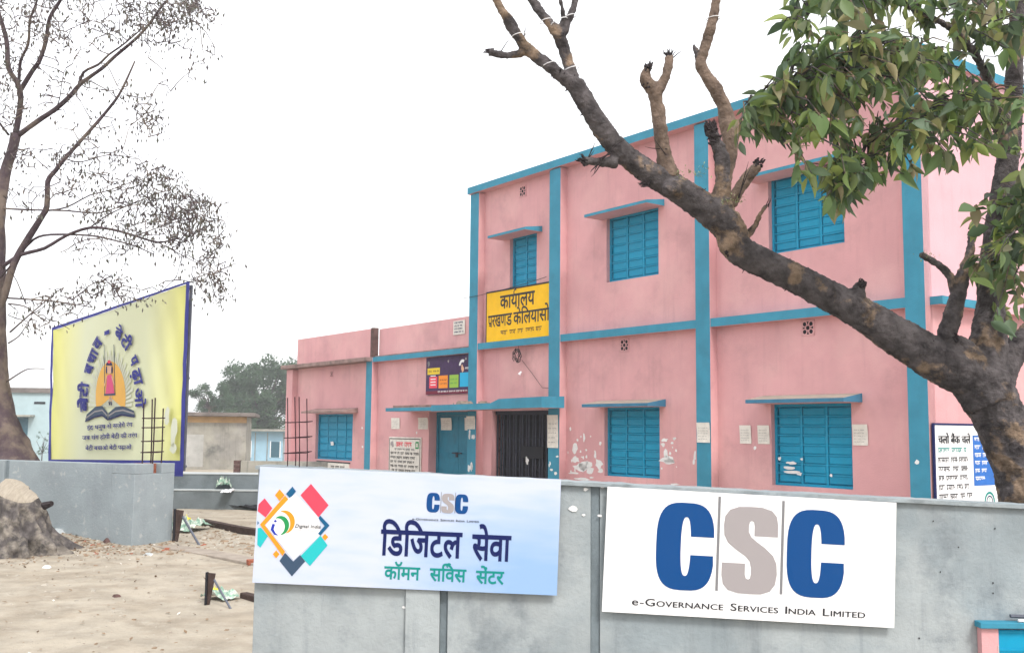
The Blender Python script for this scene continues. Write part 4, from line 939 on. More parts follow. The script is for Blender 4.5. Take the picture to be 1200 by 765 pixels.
# ================================================================== TREES
def remesh(o, vox, disp=.0, size=.2, mid=.5, sub=None):
    r = o.modifiers.new('remesh', 'REMESH'); r.mode = 'VOXEL'; r.voxel_size = vox; r.use_smooth_shade = True
    s = o.modifiers.new('smooth', 'SMOOTH'); s.factor = .5; s.iterations = 2
    if disp:
        for k, (st, sz_) in enumerate(((disp, size), (disp * .45, size * .3))):
            tx = bpy.data.textures.new('bark_relief', 'CLOUDS'); tx.noise_scale = sz_; tx.noise_depth = 3
            d = o.modifiers.new('relief', 'DISPLACE'); d.texture = tx; d.strength = st; d.mid_level = mid
def interp(P, R, n=4):
    out = []; rr = []
    for i in range(len(P) - 1):
        p0 = P[max(i - 1, 0)]; p1 = P[i]; p2 = P[i + 1]; p3 = P[min(i + 2, len(P) - 1)]
        for k in range(n):
            t = k / n; t2, t3 = t * t, t * t * t
            out.append(.5 * ((2 * p1) + (p2 - p0) * t + (2 * p0 - 5 * p1 + 4 * p2 - p3) * t2 + (3 * p1 - p0 - 3 * p2 + p3) * t3)); rr.append(R[i] + (R[i + 1] - R[i]) * t)
    out.append(P[-1]); rr.append(R[-1]); return out, rr
def limb(mb, L, m, n=4, seg=12, rough=.03, skel=None):
    """L: list of (px, py, Y, radius in px)"""
    P = [at(x, y, Y) for x, y, Y, r in L]; R = [r * Y / 1200 * (.9 if m != 'barkL' else .88) for x, y, Y, r in L]
    P, R = interp(P, R, n); mb.tube(P, R, m, seg, rough=rough)
    if skel is not None: skel += list(zip(P, R))
def splinter(mb, p, d, n, L, r, m='char', spread=.45):
    L = L * (.7 if n > 3 else 1); n = n * 2 if n > 3 else n
    for k in range(n):
        v = (d.normalized() + Vector((random.uniform(-1, 1), random.uniform(-1, 1), random.uniform(-1, 1))) * spread).normalized() * L * (random.uniform(.25, .75) if n > 3 else random.uniform(.6, 1.1))
        s = p + Vector((random.uniform(-1, 1), random.uniform(-1, 1), random.uniform(-1, 1))) * r
        mb.tube([s - v * .4, s + v * .6 + Vector((random.uniform(-.01, .01), 0, random.uniform(-.01, .01))), s + v], [r * .42, r * .25, r * .06], m, 5)

# ---- big pollarded tree at the right
RT = thing('pollarded_tree', 'large lopped tree with a long bare limb reaching across the pink building', 'tree', (at(1195, 590, 7.2).x, 7.2, 0))
O_ = RT.location
mb = MB(); mb2 = MB(); sk = []
limb(mb, [(1212, 740, 7.3, 46), (1210, 640, 7.25, 35), (1202, 590, 7.2, 32), (1193, 547, 7.2, 31), (1171, 490, 7.15, 32), (1150, 445, 7.1, 36), (1138, 425, 7.1, 34)], 'bark', skel=sk, seg=16)
limb(mb, [(1160, 470, 7.1, 34), (1140, 440, 7.1, 34), (1105, 426, 7.05, 29), (1053, 395, 7.0, 25), (1000, 362, 6.95, 21), (930, 325, 6.9, 19), (866, 293, 6.85, 20), (852, 264, 6.85, 22), (801, 226, 6.8, 18), (760, 202, 6.75, 15.5), (722, 172, 6.7, 14), (692, 130, 6.6, 13), (673, 97, 6.55, 12)], 'bark', skel=sk, seg=16)
limb(mb, [(673, 100, 6.55, 11), (655, 87, 6.52, 8.5), (642, 76, 6.5, 8), (619, 59, 6.5, 8.5), (607, 43, 6.45, 6.5), (599, 30, 6.45, 9), (592, 18, 6.4, 6), (583, 3, 6.4, 5.5), (574, -18, 6.35, 5), (560, -40, 6.3, 4)], 'bark', skel=sk)
limb(mb, [(617, 60, 6.5, 7), (600, 65, 6.5, 4.5), (585, 64, 6.45, 5), (574, 61, 6.45, 6)], 'bark')
limb(mb, [(674, 100, 6.55, 9), (667, 78, 6.55, 8), (660, 55, 6.55, 8), (655, 42, 6.5, 8.5), (644, 27, 6.5, 6.5), (634, 16, 6.5, 6), (624, 0, 6.5, 6), (615, -20, 6.45, 5)], 'bark')
limb(mb, [(656, 45, 6.52, 7), (664, 30, 6.5, 5), (671, 12, 6.5, 4.5), (676, -5, 6.5, 4.5), (684, -30, 6.45, 4)], 'bark')
limb(mb, [(656, 40, 6.52, 5), (660, 20, 6.48, 3), (657, 0, 6.45, 2.5), (655, -22, 6.4, 2)], 'bark')
limb(mb, [(722, 190, 6.7, 9), (705, 190, 6.66, 6), (694, 189, 6.62, 5), (684, 189, 6.6, 6)], 'bark')
limb(mb2, [(785, 208, 6.78, 15), (780, 190, 6.76, 11), (776, 169, 6.73, 9.5), (773, 145, 6.7, 9.5), (769, 118, 6.68, 9), (767, 105, 6.66, 11)], 'bark2', rough=.1)
limb(mb2, [(767, 106, 6.66, 9), (758, 97, 6.64, 8.5), (756, 88, 6.62, 7), (760, 80, 6.6, 5)], 'bark2', rough=.15)
limb(mb2, [(771, 106, 6.66, 8), (779, 92, 6.66, 6.5), (783, 78, 6.66, 6), (784, 66, 6.66, 6)], 'bark2', rough=.15)
limb(mb, [(850, 255, 6.85, 15), (848, 232, 6.83, 11), (847, 205, 6.82, 10), (846, 186, 6.8, 10.5), (840, 168, 6.78, 8), (833, 152, 6.76, 8)], 'bark')
limb(mb2, [(838, 245, 6.95, 12), (850, 205, 6.95, 10), (856, 170, 6.95, 10.5), (853, 147, 6.95, 12), (848, 124, 6.93, 9.5), (838, 104, 6.9, 9), (826, 86, 6.88, 8), (821, 74, 6.86, 7.5), (827, 52, 6.84, 7), (834, 28, 6.8, 7), (839, 4, 6.78, 6.5), (842, -25, 6.75, 6)], 'bark2')
limb(mb, [(822, 72, 6.86, 6), (816, 62, 6.86, 4), (813, 52, 6.86, 1.5)], 'bark')
limb(mb2, [(855, 240, 6.85, 10), (866, 222, 6.82, 8), (878, 206, 6.8, 8), (889, 193, 6.78, 5)], 'bark2', rough=.15)
limb(mb, [(872, 280, 6.88, 6), (885, 264, 6.88, 4), (890, 252, 6.86, 3), (899, 240, 6.84, 2.5)], 'bark')
limb(mb, [(1003, 350, 6.93, 13), (1007, 337, 6.93, 8), (1012, 332, 6.9, 4)], 'bark'); limb(mb, [(858, 282, 6.85, 12), (853, 291, 6.83, 7), (850, 296, 6.82, 4)], 'bark')
limb(mb, [(800, 225, 6.78, 15), (787, 220, 6.7, 11), (780, 224, 6.66, 6)], 'bark')
# upper trunk and side limbs
limb(mb, [(1150, 450, 7.1, 30), (1158, 400, 7.1, 24), (1161, 360, 7.1, 18), (1163, 320, 7.08, 16), (1168, 270, 7.05, 15.5), (1176, 220, 7.0, 15), (1183, 170, 6.95, 14), (1188, 110, 6.9, 12), (1190, 50, 6.8, 10), (1195, -20, 6.7, 9), (1200, -90, 6.6, 7)], 'bark', skel=sk, seg=14)
limb(mb, [(1165, 450, 7.12, 26), (1183, 420, 7.15, 17), (1205, 392, 7.2, 15), (1250, 350, 7.3, 14), (1300, 290, 7.4, 10)], 'bark', skel=sk)
limb(mb, [(1125, 420, 7.05, 20), (1110, 395, 7.02, 12), (1116, 372, 7.0, 12), (1123, 345, 6.98, 10), (1128, 325, 6.96, 9), (1136, 300, 6.95, 6), (1138, 285, 6.95, 5), (1138, 270, 6.95, 4)], 'bark')
limb(mb, [(1121, 345, 6.98, 8), (1112, 322, 6.96, 5), (1098, 309, 6.94, 4.5), (1079, 298, 6.9, 4)], 'bark'); limb(mb, [(1142, 420, 7.0, 16), (1130, 402, 6.98, 7), (1122, 396, 6.96, 4)], 'bark')
limb(mb, [(1180, 175, 6.95, 8), (1150, 110, 6.5, 6), (1110, 85, 6.2, 4), (1060, 70, 5.9, 3), (1000, 75, 5.7, 2), (940, 95, 5.6, 1.5), (880, 125, 5.6, 1)], 'bark', skel=sk)
limb(mb, [(1183, 150, 6.95, 7), (1140, 60, 6.3, 5), (1090, 20, 5.9, 3.5), (1030, 0, 5.7, 2.5), (960, 10, 5.6, 1.6), (915, 40, 5.6, 1)], 'bark', skel=sk)
limb(mb, [(1150, 110, 6.5, 5), (1090, 130, 6.2, 3), (1040, 160, 6.0, 2.2), (1000, 200, 5.9, 1.5), (985, 240, 5.9, 1)], 'bark', skel=sk)
limb(mb, [(1165, 320, 7.0, 5), (1190, 290, 6.6, 4), (1210, 260, 6.3, 3)], 'bark', skel=sk)
limb(mb, [(1190, 60, 6.8, 6), (1150, 10, 6.3, 4), (1110, -30, 6.0, 3), (1040, -40, 5.8, 2)], 'bark', skel=sk)
mb.v = [tuple(Vector(v) - O_) for v in mb.v]
tk = mb.build('trunk', RT, smooth=True); remesh(tk, .009, .022, .035)
mb2.v = [tuple(Vector(v) - O_) for v in mb2.v]
tk = mb2.build('peeled_limb', RT, smooth=True); remesh(tk, .010, .020, .05)
mb = MB()
for x, y, Y, d, n, L, r in ((574, 61, 6.45, (-1, 0, .1), 7, .06, .02), (684, 189, 6.6, (-1, 0, .5), 12, .08, .022), (690, 185, 6.6, (.3, 0, 1), 3, .12, .012), (713, 183, 6.62, (.6, 0, 1), 2, .16, .014), (699, 196, 6.6, (-.5, 0, -1), 3, .07, .012), (760, 80, 6.6, (.2, 0, 1), 9, .07, .022), (757, 100, 6.62, (-1, 0, -.2), 5, .05, .02), (784, 66, 6.66, (-.3, 0, 1), 8, .10, .018), (788, 66, 6.66, (.9, 0, 1), 3, .08, .012), (833, 152, 6.76, (-.4, 0, 1), 22, .10, .03), (838, 165, 6.75, (-.9, 0, .2), 6, .07, .03),
                           (889, 193, 6.78, (.6, 0, 1), 7, .07, .025), (870, 222, 6.76, (.2, 0, 1), 2, .26, .012), (757, 216, 6.7, (-1, 0, -.1), 9, .08, .02), (851, 297, 6.8, (0, 0, -1), 6, .03, .018), (1010, 332, 6.9, (0, 0, 1), 7, .05, .02), (1122, 396, 6.96, (-.5, 0, .6), 7, .07, .02), (612, 48, 6.45, (.4, 0, 1), 2, .12, .008), (588, 60, 6.45, (.3, 0, 1), 1, .12, .01), (1138, 268, 6.95, (0, 0, 1), 5, .05, .014), (776, 175, 6.7, (-1, 0, .6), 2, .12, .01), (899, 240, 6.84, (.4, 0, 1), 3, .05, .01), (597, 26, 6.43, (-1, 0, 0), 6, .05, .02), (855, 45, 6.86, (0, 0, 0), 0, 0, 0)):
    if n: splinter(mb, at(x, y, Y) - O_, Vector(d), n, L, r)
for k in range(60):      # short spurs along the limb
    P, R = random.choice(sk[24:80]); d = Vector((random.uniform(-1, 1), random.uniform(-1, .2), random.uniform(-1, 1))).normalized()
    s = P - O_ + d * R * .85; mb.tube([s, s + d * random.uniform(.01, .035)], [random.uniform(.004, .012), .002], 'char', 5)
mb.build('broken_twigs', RT, stuff=True)
# strings tied round the thin limbs
for x, y, Y, r, a in ((646, 76, 6.5, 9.5, .5), (669, 82, 6.55, 9, .6), (608, 42, 6.45, 7.5, .4), (655, 26, 6.48, 9, .9), (668, 20, 6.5, 7, .5), (640, 25, 6.5, 7, .5), (836, 22, 6.8, 7.5, .2)):
    mb = MB(); c = at(x, y, Y) - O_; rr = r * Y / 1200 * 1.12
    mb.tube([c + Vector((rr * math.cos(q), rr * math.sin(q), rr * math.sin(a) * math.cos(q) * .6)) for q in [i * 2 * math.pi / 12 for i in range(13)]], .003, 'rope', 5)
    mb.build('tied_string', RT)

def leaf_mesh(name, L=1.0, w_=.42, fold=.22, droop=.25):
    prof = [(0, .03), (.15, .55), (.38, 1.0), (.62, .85), (.82, .45), (1.0, .0)]
    V = []; Fc = []
    for i, (t_, ww) in enumerate(prof):
        z = -droop * t_ * t_; hw = w_ / 2 * ww
        V += [(-hw, t_ * L, z + fold * hw), (0, t_ * L, z), (hw, t_ * L, z + fold * hw)]
    for i in range(len(prof) - 1):
        k = i * 3; Fc += [(k, k + 1, k + 4, k + 3), (k + 1, k + 2, k + 5, k + 4)]
    me = bpy.data.meshes.new(name); me.from_pydata(V, [], Fc); me.polygons.foreach_set('use_smooth', [True] * len(Fc)); return me, V, Fc
LM = [leaf_mesh('leaf', 1, .46, .5, .22), leaf_mesh('leaf', 1, .40, .8, .45), leaf_mesh('leaf', 1, .52, .3, .1), leaf_mesh('leaf', 1, .36, 1.2, .3)]
for m_, _, _ in LM: m_.materials.append(M['leaf'])

# leaf sprays: (px, py, Y, rx, ry, count of sprigs)
RG = [(905, 125, 5.6, 32, 25, 7), (880, 140, 5.6, 22, 16, 4), (945, 90, 5.5, 38, 40, 16), (975, 40, 5.5, 50, 40, 20), (1000, 120, 5.5, 40, 45, 22), (960, 165, 5.5, 30, 30, 12), (975, 215, 5.7, 26, 32, 13), (1000, 190, 5.6, 28, 30, 10), (1040, 60, 5.5, 50, 55, 26), (1050, 130, 5.7, 45, 45, 20),
      (1050, 190, 5.8, 22, 25, 5), (1095, 40, 5.7, 50, 45, 16), (1100, 110, 5.8, 42, 40, 14), (1110, 175, 6.0, 26, 26, 7), (1150, 60, 5.9, 45, 60, 16), (1155, 140, 6.1, 35, 45, 13), (1190, 30, 6.0, 30, 45, 10), (1185, 190, 6.2, 28, 40, 10), (1165, 245, 6.4, 28, 28, 6), (1150, 305, 6.6, 22, 32, 7), (1128, 320, 6.7, 14, 16, 3), (1190, 310, 6.5, 22, 35, 7), (1180, 365, 6.6, 24, 26, 6), (1205, 250, 6.3, 25, 50, 6), (1000, -20, 5.5, 90, 22, 14), (1120, -20, 5.8, 80, 25, 14), (1230, 100, 6.2, 25, 100, 10), (868, 160, 5.6, 8, 10, 1), (893, 158, 5.6, 10, 10, 2)]
leaves = []; twm = MB()
skp = [p for p, r in sk]
for X, Yp, D, rx, ry, n in RG:
    n = int(n * (1.0 if X > 1080 else 1.35)) + 1
    for k in range(n):
        a = random.uniform(0, 6.283); q = math.sqrt(random.random()); px, py = X + rx * q * math.cos(a), Yp + ry * q * math.sin(a); dd = D + random.uniform(-.45, .5)
        tip = at(px, py, dd); near = min(skp[48:], key=lambda s: (s - tip).length)
        v = tip - near; st = tip - v.normalized() * min(v.length, random.uniform(.18, .4)) + Vector((0, 0, .05))
        path = [st, (st + tip) / 2 + Vector((random.uniform(-.03, .03), random.uniform(-.03, .03), .035)), tip]
        twm.tube([p - O_ for p in path], [.005, .004, .002], 'bark', 5, caps=False)
        if random.random() < .35: twm.tube([near - O_, (near + st) / 2 - O_ + Vector((0, 0, .04)), st - O_], [.009, .007, .005], 'bark', 5, caps=False)
        for j in range(random.randint(5, 8)):
            t_ = random.uniform(.15, 1.0); b = path[0].lerp(path[2], t_) + Vector((random.uniform(-.02, .02),) * 3)
            az = random.uniform(0, 6.283); dn_ = random.uniform(-1.5, -.15) if random.random() < .85 else random.uniform(-.1, .5)
            leaves.append((b, az, dn_, random.uniform(-1.3, 1.3), random.uniform(.055, .16) * (D / 5.7), random.randrange(4)))
twm.build('twigs', RT, stuff=True)
def leaf_matrix(b, az, el, roll, s): return Matrix.Translation(b - O_) @ Matrix.Rotation(az, 4, 'Z') @ Matrix.Rotation(el, 4, 'X') @ Matrix.Rotation(roll, 4, 'Y') @ Matrix.Scale(s, 4)
leaves.sort(key=lambda l: -l[4] / l[0].y)
for l in leaves[:300]:
    o = bpy.data.objects.new('leaf', LM[l[5]][0]); COL.objects.link(o); o.parent = RT; o.matrix_local = leaf_matrix(*l[:5])
fm = MB()
for l in leaves[300:]:
    X_ = leaf_matrix(*l[:5]); me, V, Fc = LM[l[5]]; fm.poly([tuple(X_ @ Vector(v)) for v in V], Fc, 'leafs', random.random())
# fresh pale shoots on the limb
DM = [(-.16, 0, 0), (0, -.5, .05), (.16, 0, 0), (0, .5, .05)]
for X, Yp, D in ((800, 206, 6.62), (812, 202, 6.62), (822, 200, 6.62), (852, 236, 6.66), (864, 233, 6.66), (1086, 299, 6.8)):
    for k in range(26):
        q = at(X + random.gauss(0, 6), Yp + random.gauss(0, 3.5), D); T_ = Matrix.Translation(q - O_) @ Matrix.Rotation(random.uniform(0, 6.28), 4, 'Z') @ Matrix.Rotation(random.uniform(-1.2, 1.2), 4, 'X') @ Matrix.Scale(random.uniform(.014, .03), 4)
        fm.poly([tuple(T_ @ Vector(v)) for v in DM], [(0, 1, 2, 3)], 'shoot', .7)
fm.build('foliage', RT, smooth=True, stuff=True, tone=True)

# ---- sparse tree at the left
LT = thing('sparse_tree', 'nearly bare mauve-barked tree with small dry leaves beside the yellow banner', 'tree', (at(5, 560, 15.6).x, 15.6, 0)); O_ = LT.location
mb = MB(); sk = []
def LL(L, r0, r1, d0=15.5, d1=None, m='barkL', seg=8):
    d1 = d1 or d0 - .8; n = len(L); r0 *= .82; limb(mb, [(x, y, d0 + (d1 - d0) * i / max(n - 1, 1), r0 + (r1 - r0) * i / max(n - 1, 1)) for i, (x, y) in enumerate(L)], m, 3, seg, .06, sk)
limb(mb, [(14, 640, 15.6, 60), (12, 575, 15.6, 48), (7, 535, 15.6, 34), (-3, 500, 15.6, 27), (-7, 465, 15.6, 21), (-7, 430, 15.55, 18), (-7, 395, 15.5, 15), (-6, 340, 15.5, 13), (-4, 290, 15.5, 11), (-2, 250, 15.5, 9), (5, 205, 15.5, 7.5), (13, 180, 15.5, 6.5), (19, 157, 15.5, 6.5)], 'barkL', 3, 12, .1, sk)
LL([(18, 160), (23, 130), (24, 110), (19, 95), (10, 80), (8, 50), (3, 30), (-5, 5), (-10, -20)], 5, 2.5); LL([(23, 108), (38, 83), (46, 72), (54, 48), (58, 22), (70, 2), (80, -20)], 4, 2)
LL([(22, 100), (24, 72), (33, 52), (35, 25), (42, 5), (48, -15)], 2.6, 1.3); LL([(20, 160), (40, 145), (65, 128), (82, 113), (93, 100), (103, 92), (120, 80), (135, 66), (160, 45), (175, 28), (188, 10), (205, -10)], 4.6, 1.4)
LL([(92, 102), (98, 85), (115, 76), (128, 64), (145, 52), (165, 35)], 2.6, .9); LL([(66, 127), (70, 115), (72, 100)], 1, .5); LL([(10, 158), (0, 145), (-8, 130)], 2, 1)
LL([(-5, 372), (5, 346), (16, 310), (29, 286), (47, 257), (55, 242), (56, 213), (65, 200), (76, 186), (102, 157), (123, 133), (139, 112), (150, 90), (158, 72)], 6.5, 1)
LL([(-2, 316), (12, 306), (26, 298), (52, 291), (78, 276), (105, 267), (131, 269), (157, 276), (185, 284), (205, 280)], 3.6, 1.1); LL([(20, 302), (39, 281), (60, 275), (105, 276), (131, 281), (157, 288), (180, 298)], 2.2, .7)
LL([(-2, 244), (34, 246), (78, 247), (112, 250), (136, 244), (160, 240)], 1.6, .6); LL([(55, 247), (78, 243), (105, 229), (125, 224), (150, 215)], 1.5, .5); LL([(6, 349), (52, 352), (78, 355), (108, 360)], 1.5, .5)
LL([(12, 389), (39, 365), (68, 341)], 1.6, .5); LL([(10, 356), (29, 359), (44, 370), (58, 378)], 1.3, .5); LL([(10, 402), (22, 394), (29, 384)], 1.3, .5); LL([(8, 447), (25, 436), (35, 432), (52, 432)], 1.3, .5)
LL([(-4, 330), (3, 322), (12, 312)], 2, 1); LL([(105, 267), (130, 250), (165, 235), (190, 225)], 1.3, .5); LL([(76, 186), (95, 190), (125, 182), (160, 185)], 1.1, .5); LL([(47, 257), (58, 235), (64, 228)], .9, .5); LL([(102, 268), (106, 285)], .8, .5)
LL([(30, 356), (20, 330), (12, 318)], .9, .5); LL([(160, 276), (200, 262), (230, 255)], 1, .4); LL([(185, 284), (215, 300), (245, 315)], .9, .4)
skp = [p for p, r in sk]
lf = MB(); LMv = [(-.18, .0, 0), (0, -.5, .03), (.18, 0, 0), (0, .5, .06)]
CL = [(20, 30, 45, 40, 40), (80, 25, 50, 35, 24), (130, 20, 40, 25, 20), (190, 12, 45, 20, 46), (225, 15, 30, 18, 26), (185, 35, 30, 20, 20), (10, 110, 22, 40, 20), (60, 80, 40, 50, 14), (110, 130, 50, 40, 16), (175, 125, 16, 14, 10), (178, 148, 14, 14, 10), (40, 185, 40, 15, 14), (110, 180, 40, 25, 18), (160, 215, 40, 30, 26), (190, 230, 35, 35, 40), (215, 250, 35, 30, 46),
      (235, 255, 22, 22, 22), (180, 270, 45, 25, 34), (230, 290, 30, 25, 22), (130, 245, 40, 20, 18), (120, 290, 60, 18, 16), (245, 265, 20, 40, 12), (120, 335, 30, 14, 16), (150, 340, 40, 16, 10), (75, 355, 30, 18, 16), (35, 370, 25, 25, 10), (100, 220, 35, 20, 14), (245, 340, 25, 20, 14), (230, 315, 30, 18, 8), (260, 320, 20, 20, 5), (30, 235, 22, 20, 6), (175, 80, 60, 40, 7), (235, 55, 30, 20, 6), (140, 385, 40, 12, 6), (90, 400, 20, 16, 4), (215, 440, 10, 14, 1)]
tips = []
for X, Yp, rx, ry, n in CL:
    for k in range(int(n * 2.1)):
        a = random.uniform(0, 6.283); q = math.sqrt(random.random()); px, py = X + rx * q * math.cos(a), Yp + ry * q * math.sin(a)
        if not over_banner(px, py): tips.append(at(px, py, 15 + random.uniform(-.8, .8)))
tips.sort(key=lambda t: min((p - t).length_squared for p in skp[::3]))
for tip in tips:
    near = min(skp, key=lambda s: (s - tip).length_squared); v = tip - near; L_ = v.length
    if .08 < L_ < .75:
        mid = (near + tip) / 2 + Vector((random.uniform(-.07, .07), random.uniform(-.07, .07), random.uniform(-.02, .08)))
        mb.tube([near, mid, tip], [.009, .0065, .0045], 'barkL', 4, caps=False); skp += [mid, tip]
    for j in range(random.randint(2, 6)):
        b = tip + Vector((random.gauss(0, .08), random.gauss(0, .1), random.gauss(-.03, .07))); s = random.uniform(.05, .10)
        T_ = Matrix.Translation(b - O_) @ Matrix.Rotation(random.uniform(0, 6.28), 4, 'Z') @ Matrix.Rotation(random.gauss(1.1, .5), 4, 'X') @ Matrix.Rotation(random.uniform(-1, 1), 4, 'Y') @ Matrix.Scale(s, 4)
        lf.poly([tuple(T_ @ Vector(p)) for p in LMv], [(0, 1, 2, 3)], 'leafL', random.random())
mb.v = [tuple(Vector(v) - O_) for v in mb.v]
mb.build('trunk', LT, smooth=True); lf.build('foliage', LT, stuff=True, tone=True)

# ---- tree stump
t = thing('tree_stump', 'rugged sawn tree stump with pale cut top before the left wall', 'stump', (at(19, 640, 13.0).x, 13.0, 0)); O_ = t.location
mb = MB()
nz, na = 44, 96; V = []
def sr(a, k):
    base = .40 - .20 * k + .24 * (1 - k) ** 3; lob = .09 * math.sin(a * 3 + 1) * (1 - k * .7) + .08 * math.sin(a * 7 + 2.3 + k) * (1.05 - k) + .03 * math.sin(a * 13 + k * 4) * (1.1 - k)
    return (base + lob * 1.1) * (1 + (.35 - .2 * k) * noise.noise(Vector((math.cos(a) * 2.6, math.sin(a) * 2.6, k * 3.2))) + (.42 - .3 * k) * noise.noise(Vector((math.cos(a) * 6, math.sin(a) * 6, k * 5))))
def sh(a): return .90 - .13 * math.cos(a) + .10 * math.sin(a)
for j in range(nz + 1):
    k = j / nz
    for i in range(na):
        a = 2 * math.pi * i / na; r = sr(a, k); h_ = -.12 + (sh(a) * .86 + .12 - .10 * (math.cos(a) > .2) * 0) * k; V.append((r * math.cos(a) * 1.12 - .04 * k, r * math.sin(a), h_))
mb.poly(V, [(j * na + i, j * na + (i + 1) % na, (j + 1) * na + (i + 1) % na, (j + 1) * na + i) for j in range(nz) for i in range(na)], 'stumpbark')
top = V[-na:]; mb.build('bark', t, smooth=True)
mb = MB(); c = Vector((sum(v[0] for v in top) / na, sum(v[1] for v in top) / na, sum(v[2] for v in top) / na + .045))
ring = [c + (Vector(v) - c) * .93 + Vector((0, 0, .012)) for v in top]
for i in range(na): mb.face([c, ring[i], ring[(i + 1) % na]], 'sawn'); mb.face([ring[i], Vector(top[i]), Vector(top[(i + 1) % na]), ring[(i + 1) % na]], 'sawn')
mb.build('cut_face', t, smooth=False)
mb = MB(); mb.tube([(.36, -.1, .60), (.47, -.12, .63)], [.05, .035], 'char', 10, rough=.2); mb.build('branch_stub', t)

# ---- far trees
def fartree(label, X, Yp, D, rx, ry, nclump, nleaf, base_px, seed, kindn='broadleaf_tree', gap=.5):
    random.seed(seed); t = thing(kindn, label, 'tree', (at(X, base_px, D).x, D, gz(0, D))); O_ = t.location; mb = MB(); c = at(X, Yp, D); Rx, Rz = rx * D / 1200, ry * D / 1200
    cl = []
    for k in range(nclump):
        a = random.uniform(0, 6.28); q = random.random() ** .4; ph = random.uniform(-1, 1)
        cl.append(c + Vector((Rx * q * math.cos(a) * math.sqrt(1 - ph * ph * .5), Rx * .8 * q * math.sin(a), Rz * ph * (q ** .3))))
    st = Vector((c.x, D, O_.z)); fk = Vector((c.x, D, c.z - Rz * .75))
    w1 = MB(); w1.tube([st - O_, fk - O_], [Rx * .07, Rx * .055], 'barkL', 8)
    for p in cl:
        if random.random() < .55: m_ = (fk + p) / 2 + Vector((random.uniform(-.4, .4), 0, random.uniform(-.3, .5))); w1.tube([fk - O_, m_ - O_, p - O_], [Rx * .035, Rx * .02, Rx * .008], 'barkL', 5)
    w1.build('trunk', t)
    for p in cl:
        rr = Rx * random.uniform(.12, .24); tn = random.random()
        for k in range(nleaf):
            d = Vector((random.gauss(0, 1), random.gauss(0, 1), random.gauss(0, .8))).normalized() * rr * random.random() ** .45; b = p + d - O_; s = random.uniform(.10, .26) * Rx / 6
            n = Vector((random.gauss(0, 1), random.gauss(0, 1), random.gauss(0, 1) + .6)).normalized(); u = n.orthogonal().normalized(); v = n.cross(u)
            mb.poly([b + u * s, b + v * s * .6, b - u * s, b - v * s * .6], [(0, 1, 2, 3)], 'leafF', min(1, max(0, tn * .6 + random.random() * .4)))
    mb.build('crown', t, stuff=True, tone=True)
fartree('tall spreading hazy tree directly left of the pink annex', 305, 468, 105, 52, 43, 120, 230, 520, 21)
fartree('lower dark rounded tree between the banner and the tall hazy tree', 246, 466, 95, 24, 17, 44, 210, 505, 22)
fartree('small hazy tree crown beyond the shed roof', 268, 485, 100, 34, 20, 50, 170, 505, 23)
fartree('low green bush at the foot of the pale aqua house', 50, 520, 50, 9, 14, 16, 110, 535, 24, 'garden_bush')
random.seed(99)

# ================================================================== litter, stones, earth heap
mb = MB()
def stone(mb, p, s, m):
    V = [(p[0] + s * a * random.uniform(.6, 1.2), p[1] + s * b * random.uniform(.6, 1.2), p[2] + s * c * random.uniform(.4, .8)) for a, b, c in ((-1, -1, -.4), (1, -1, -.4), (1, 1, -.4), (-1, 1, -.4), (-.6, -.6, .6), (.6, -.6, .6), (.6, .6, .6), (-.6, .6, .6))]
    mb.poly(V, [(0, 3, 2, 1), (4, 5, 6, 7), (0, 1, 5, 4), (1, 2, 6, 5), (2, 3, 7, 6), (3, 0, 4, 7)], m)
for k in range(3800):
    x = random.uniform(-9, 0); y = 6.5 + 13 * random.random() ** 1.4; s = min(.05, .006 * math.exp(random.gauss(0, .7))); stone(mb, (x, y, gz(x, y)), s, random.choice(['stone', 'soil', 'stone', 'slabtop']))
for k in range(1500):
    x = random.gauss(-6.0, 1.0); y = random.gauss(13.6, .45); s = min(.07, .014 * math.exp(random.gauss(0, .6))); stone(mb, (x, y, gz(x, y)), s, random.choice(['soil', 'soil', 'stone', 'brick' if random.random() < .2 else 'soil']))
for k in range(500):
    x = random.uniform(-4.9, -3.2); y = 18.6 - 1.2 * (x + 4.9) + random.uniform(-3.4, -1.2); s = .015 * math.exp(random.gauss(0, .6)); stone(mb, (x, y, gz(x, y)), min(s, .06), random.choice(['soil', 'stone']))
mb.build('gravel', stuff=True)
mb = MB()
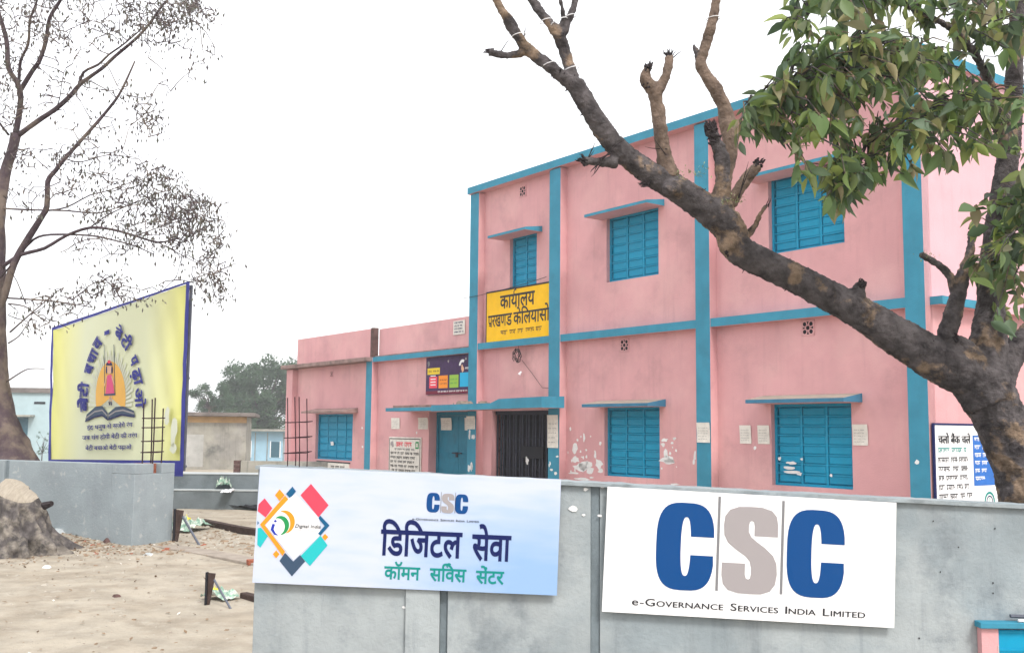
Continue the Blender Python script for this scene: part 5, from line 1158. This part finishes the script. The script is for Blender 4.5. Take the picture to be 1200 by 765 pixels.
for k in range(1300):
    if k % 3: x, y = random.gauss(-6.0, 1.2), random.gauss(13.3, .9)
    else: x, y = random.uniform(-9, -1), random.uniform(6.5, 19)
    T_ = Matrix.Translation((x, y, gz(x, y) + .012)) @ Matrix.Rotation(random.uniform(0, 6.28), 4, 'Z') @ Matrix.Rotation(random.gauss(0, .35), 4, 'X') @ Matrix.Scale(random.uniform(.025, .06), 4)
    mb.poly([tuple(T_ @ Vector(v)) for v in ((-.3, 0, .05), (0, -.5, 0), (.3, 0, .05), (0, .5, 0))], [(0, 1, 2, 3)], random.choice(['drylitter', 'soil', 'paper' if random.random() < .15 else 'drylitter']))
mb.build('leaf_litter', stuff=True)
for px, py, s, m, lab, cat, nm in ((72, 624, .13, 'brick', 'broken red brick on the earth heap at the wall foot', 'brick', 'brick'), (69, 636, .11, 'ledge', 'pale cement lump beside the tree stump', 'rubble', 'rubble_lump'), (129, 640, .10, 'brickdark', 'dark brick end near the corner of the left wall', 'brick', 'brick'), (55, 665, .05, 'white', 'white paper scrap on the sand before the stump', 'litter', 'paper_scrap'), (137, 700, .045, 'brickdark', 'small dark clod in the middle of the sandy ground', 'clod', 'clod'), (174, 651, .06, 'ledge', 'pale stone at the foot of the wall corner', 'stone', 'rubble_lump')):
    g_ = G(px, py); b = MB(); n_ = 3
    stone(b, (0, 0, 0), s, m); o = b.build(nm, loc=g_ + Vector((0, 0, s * .1)), rz=random.uniform(0, 3), bevel=.01); tag(o, lab, cat)

# ================================================================== haze
mb = MB(); mb.box(-120, 120, -40, 190, -4.5, 13.5, 'haze_dummy') if False else None
hm = bpy.data.materials.new('pale_haze'); hm.use_nodes = True; hn = hm.node_tree.nodes; hn.remove(hn['Principled BSDF'])
pv = hn.new('ShaderNodeVolumePrincipled'); pv.inputs['Color'].default_value = (.97, .985, 1, 1); pv.inputs['Density'].default_value = .0017; pv.inputs['Anisotropy'].default_value = .3
hm.node_tree.links.new(pv.outputs[0], hn['Material Output'].inputs['Volume'])
mb = MB(); mb.box(-1000, 1000, -100, 1600, -4.5, 14.5, hm); o = mb.build('haze', stuff=True)
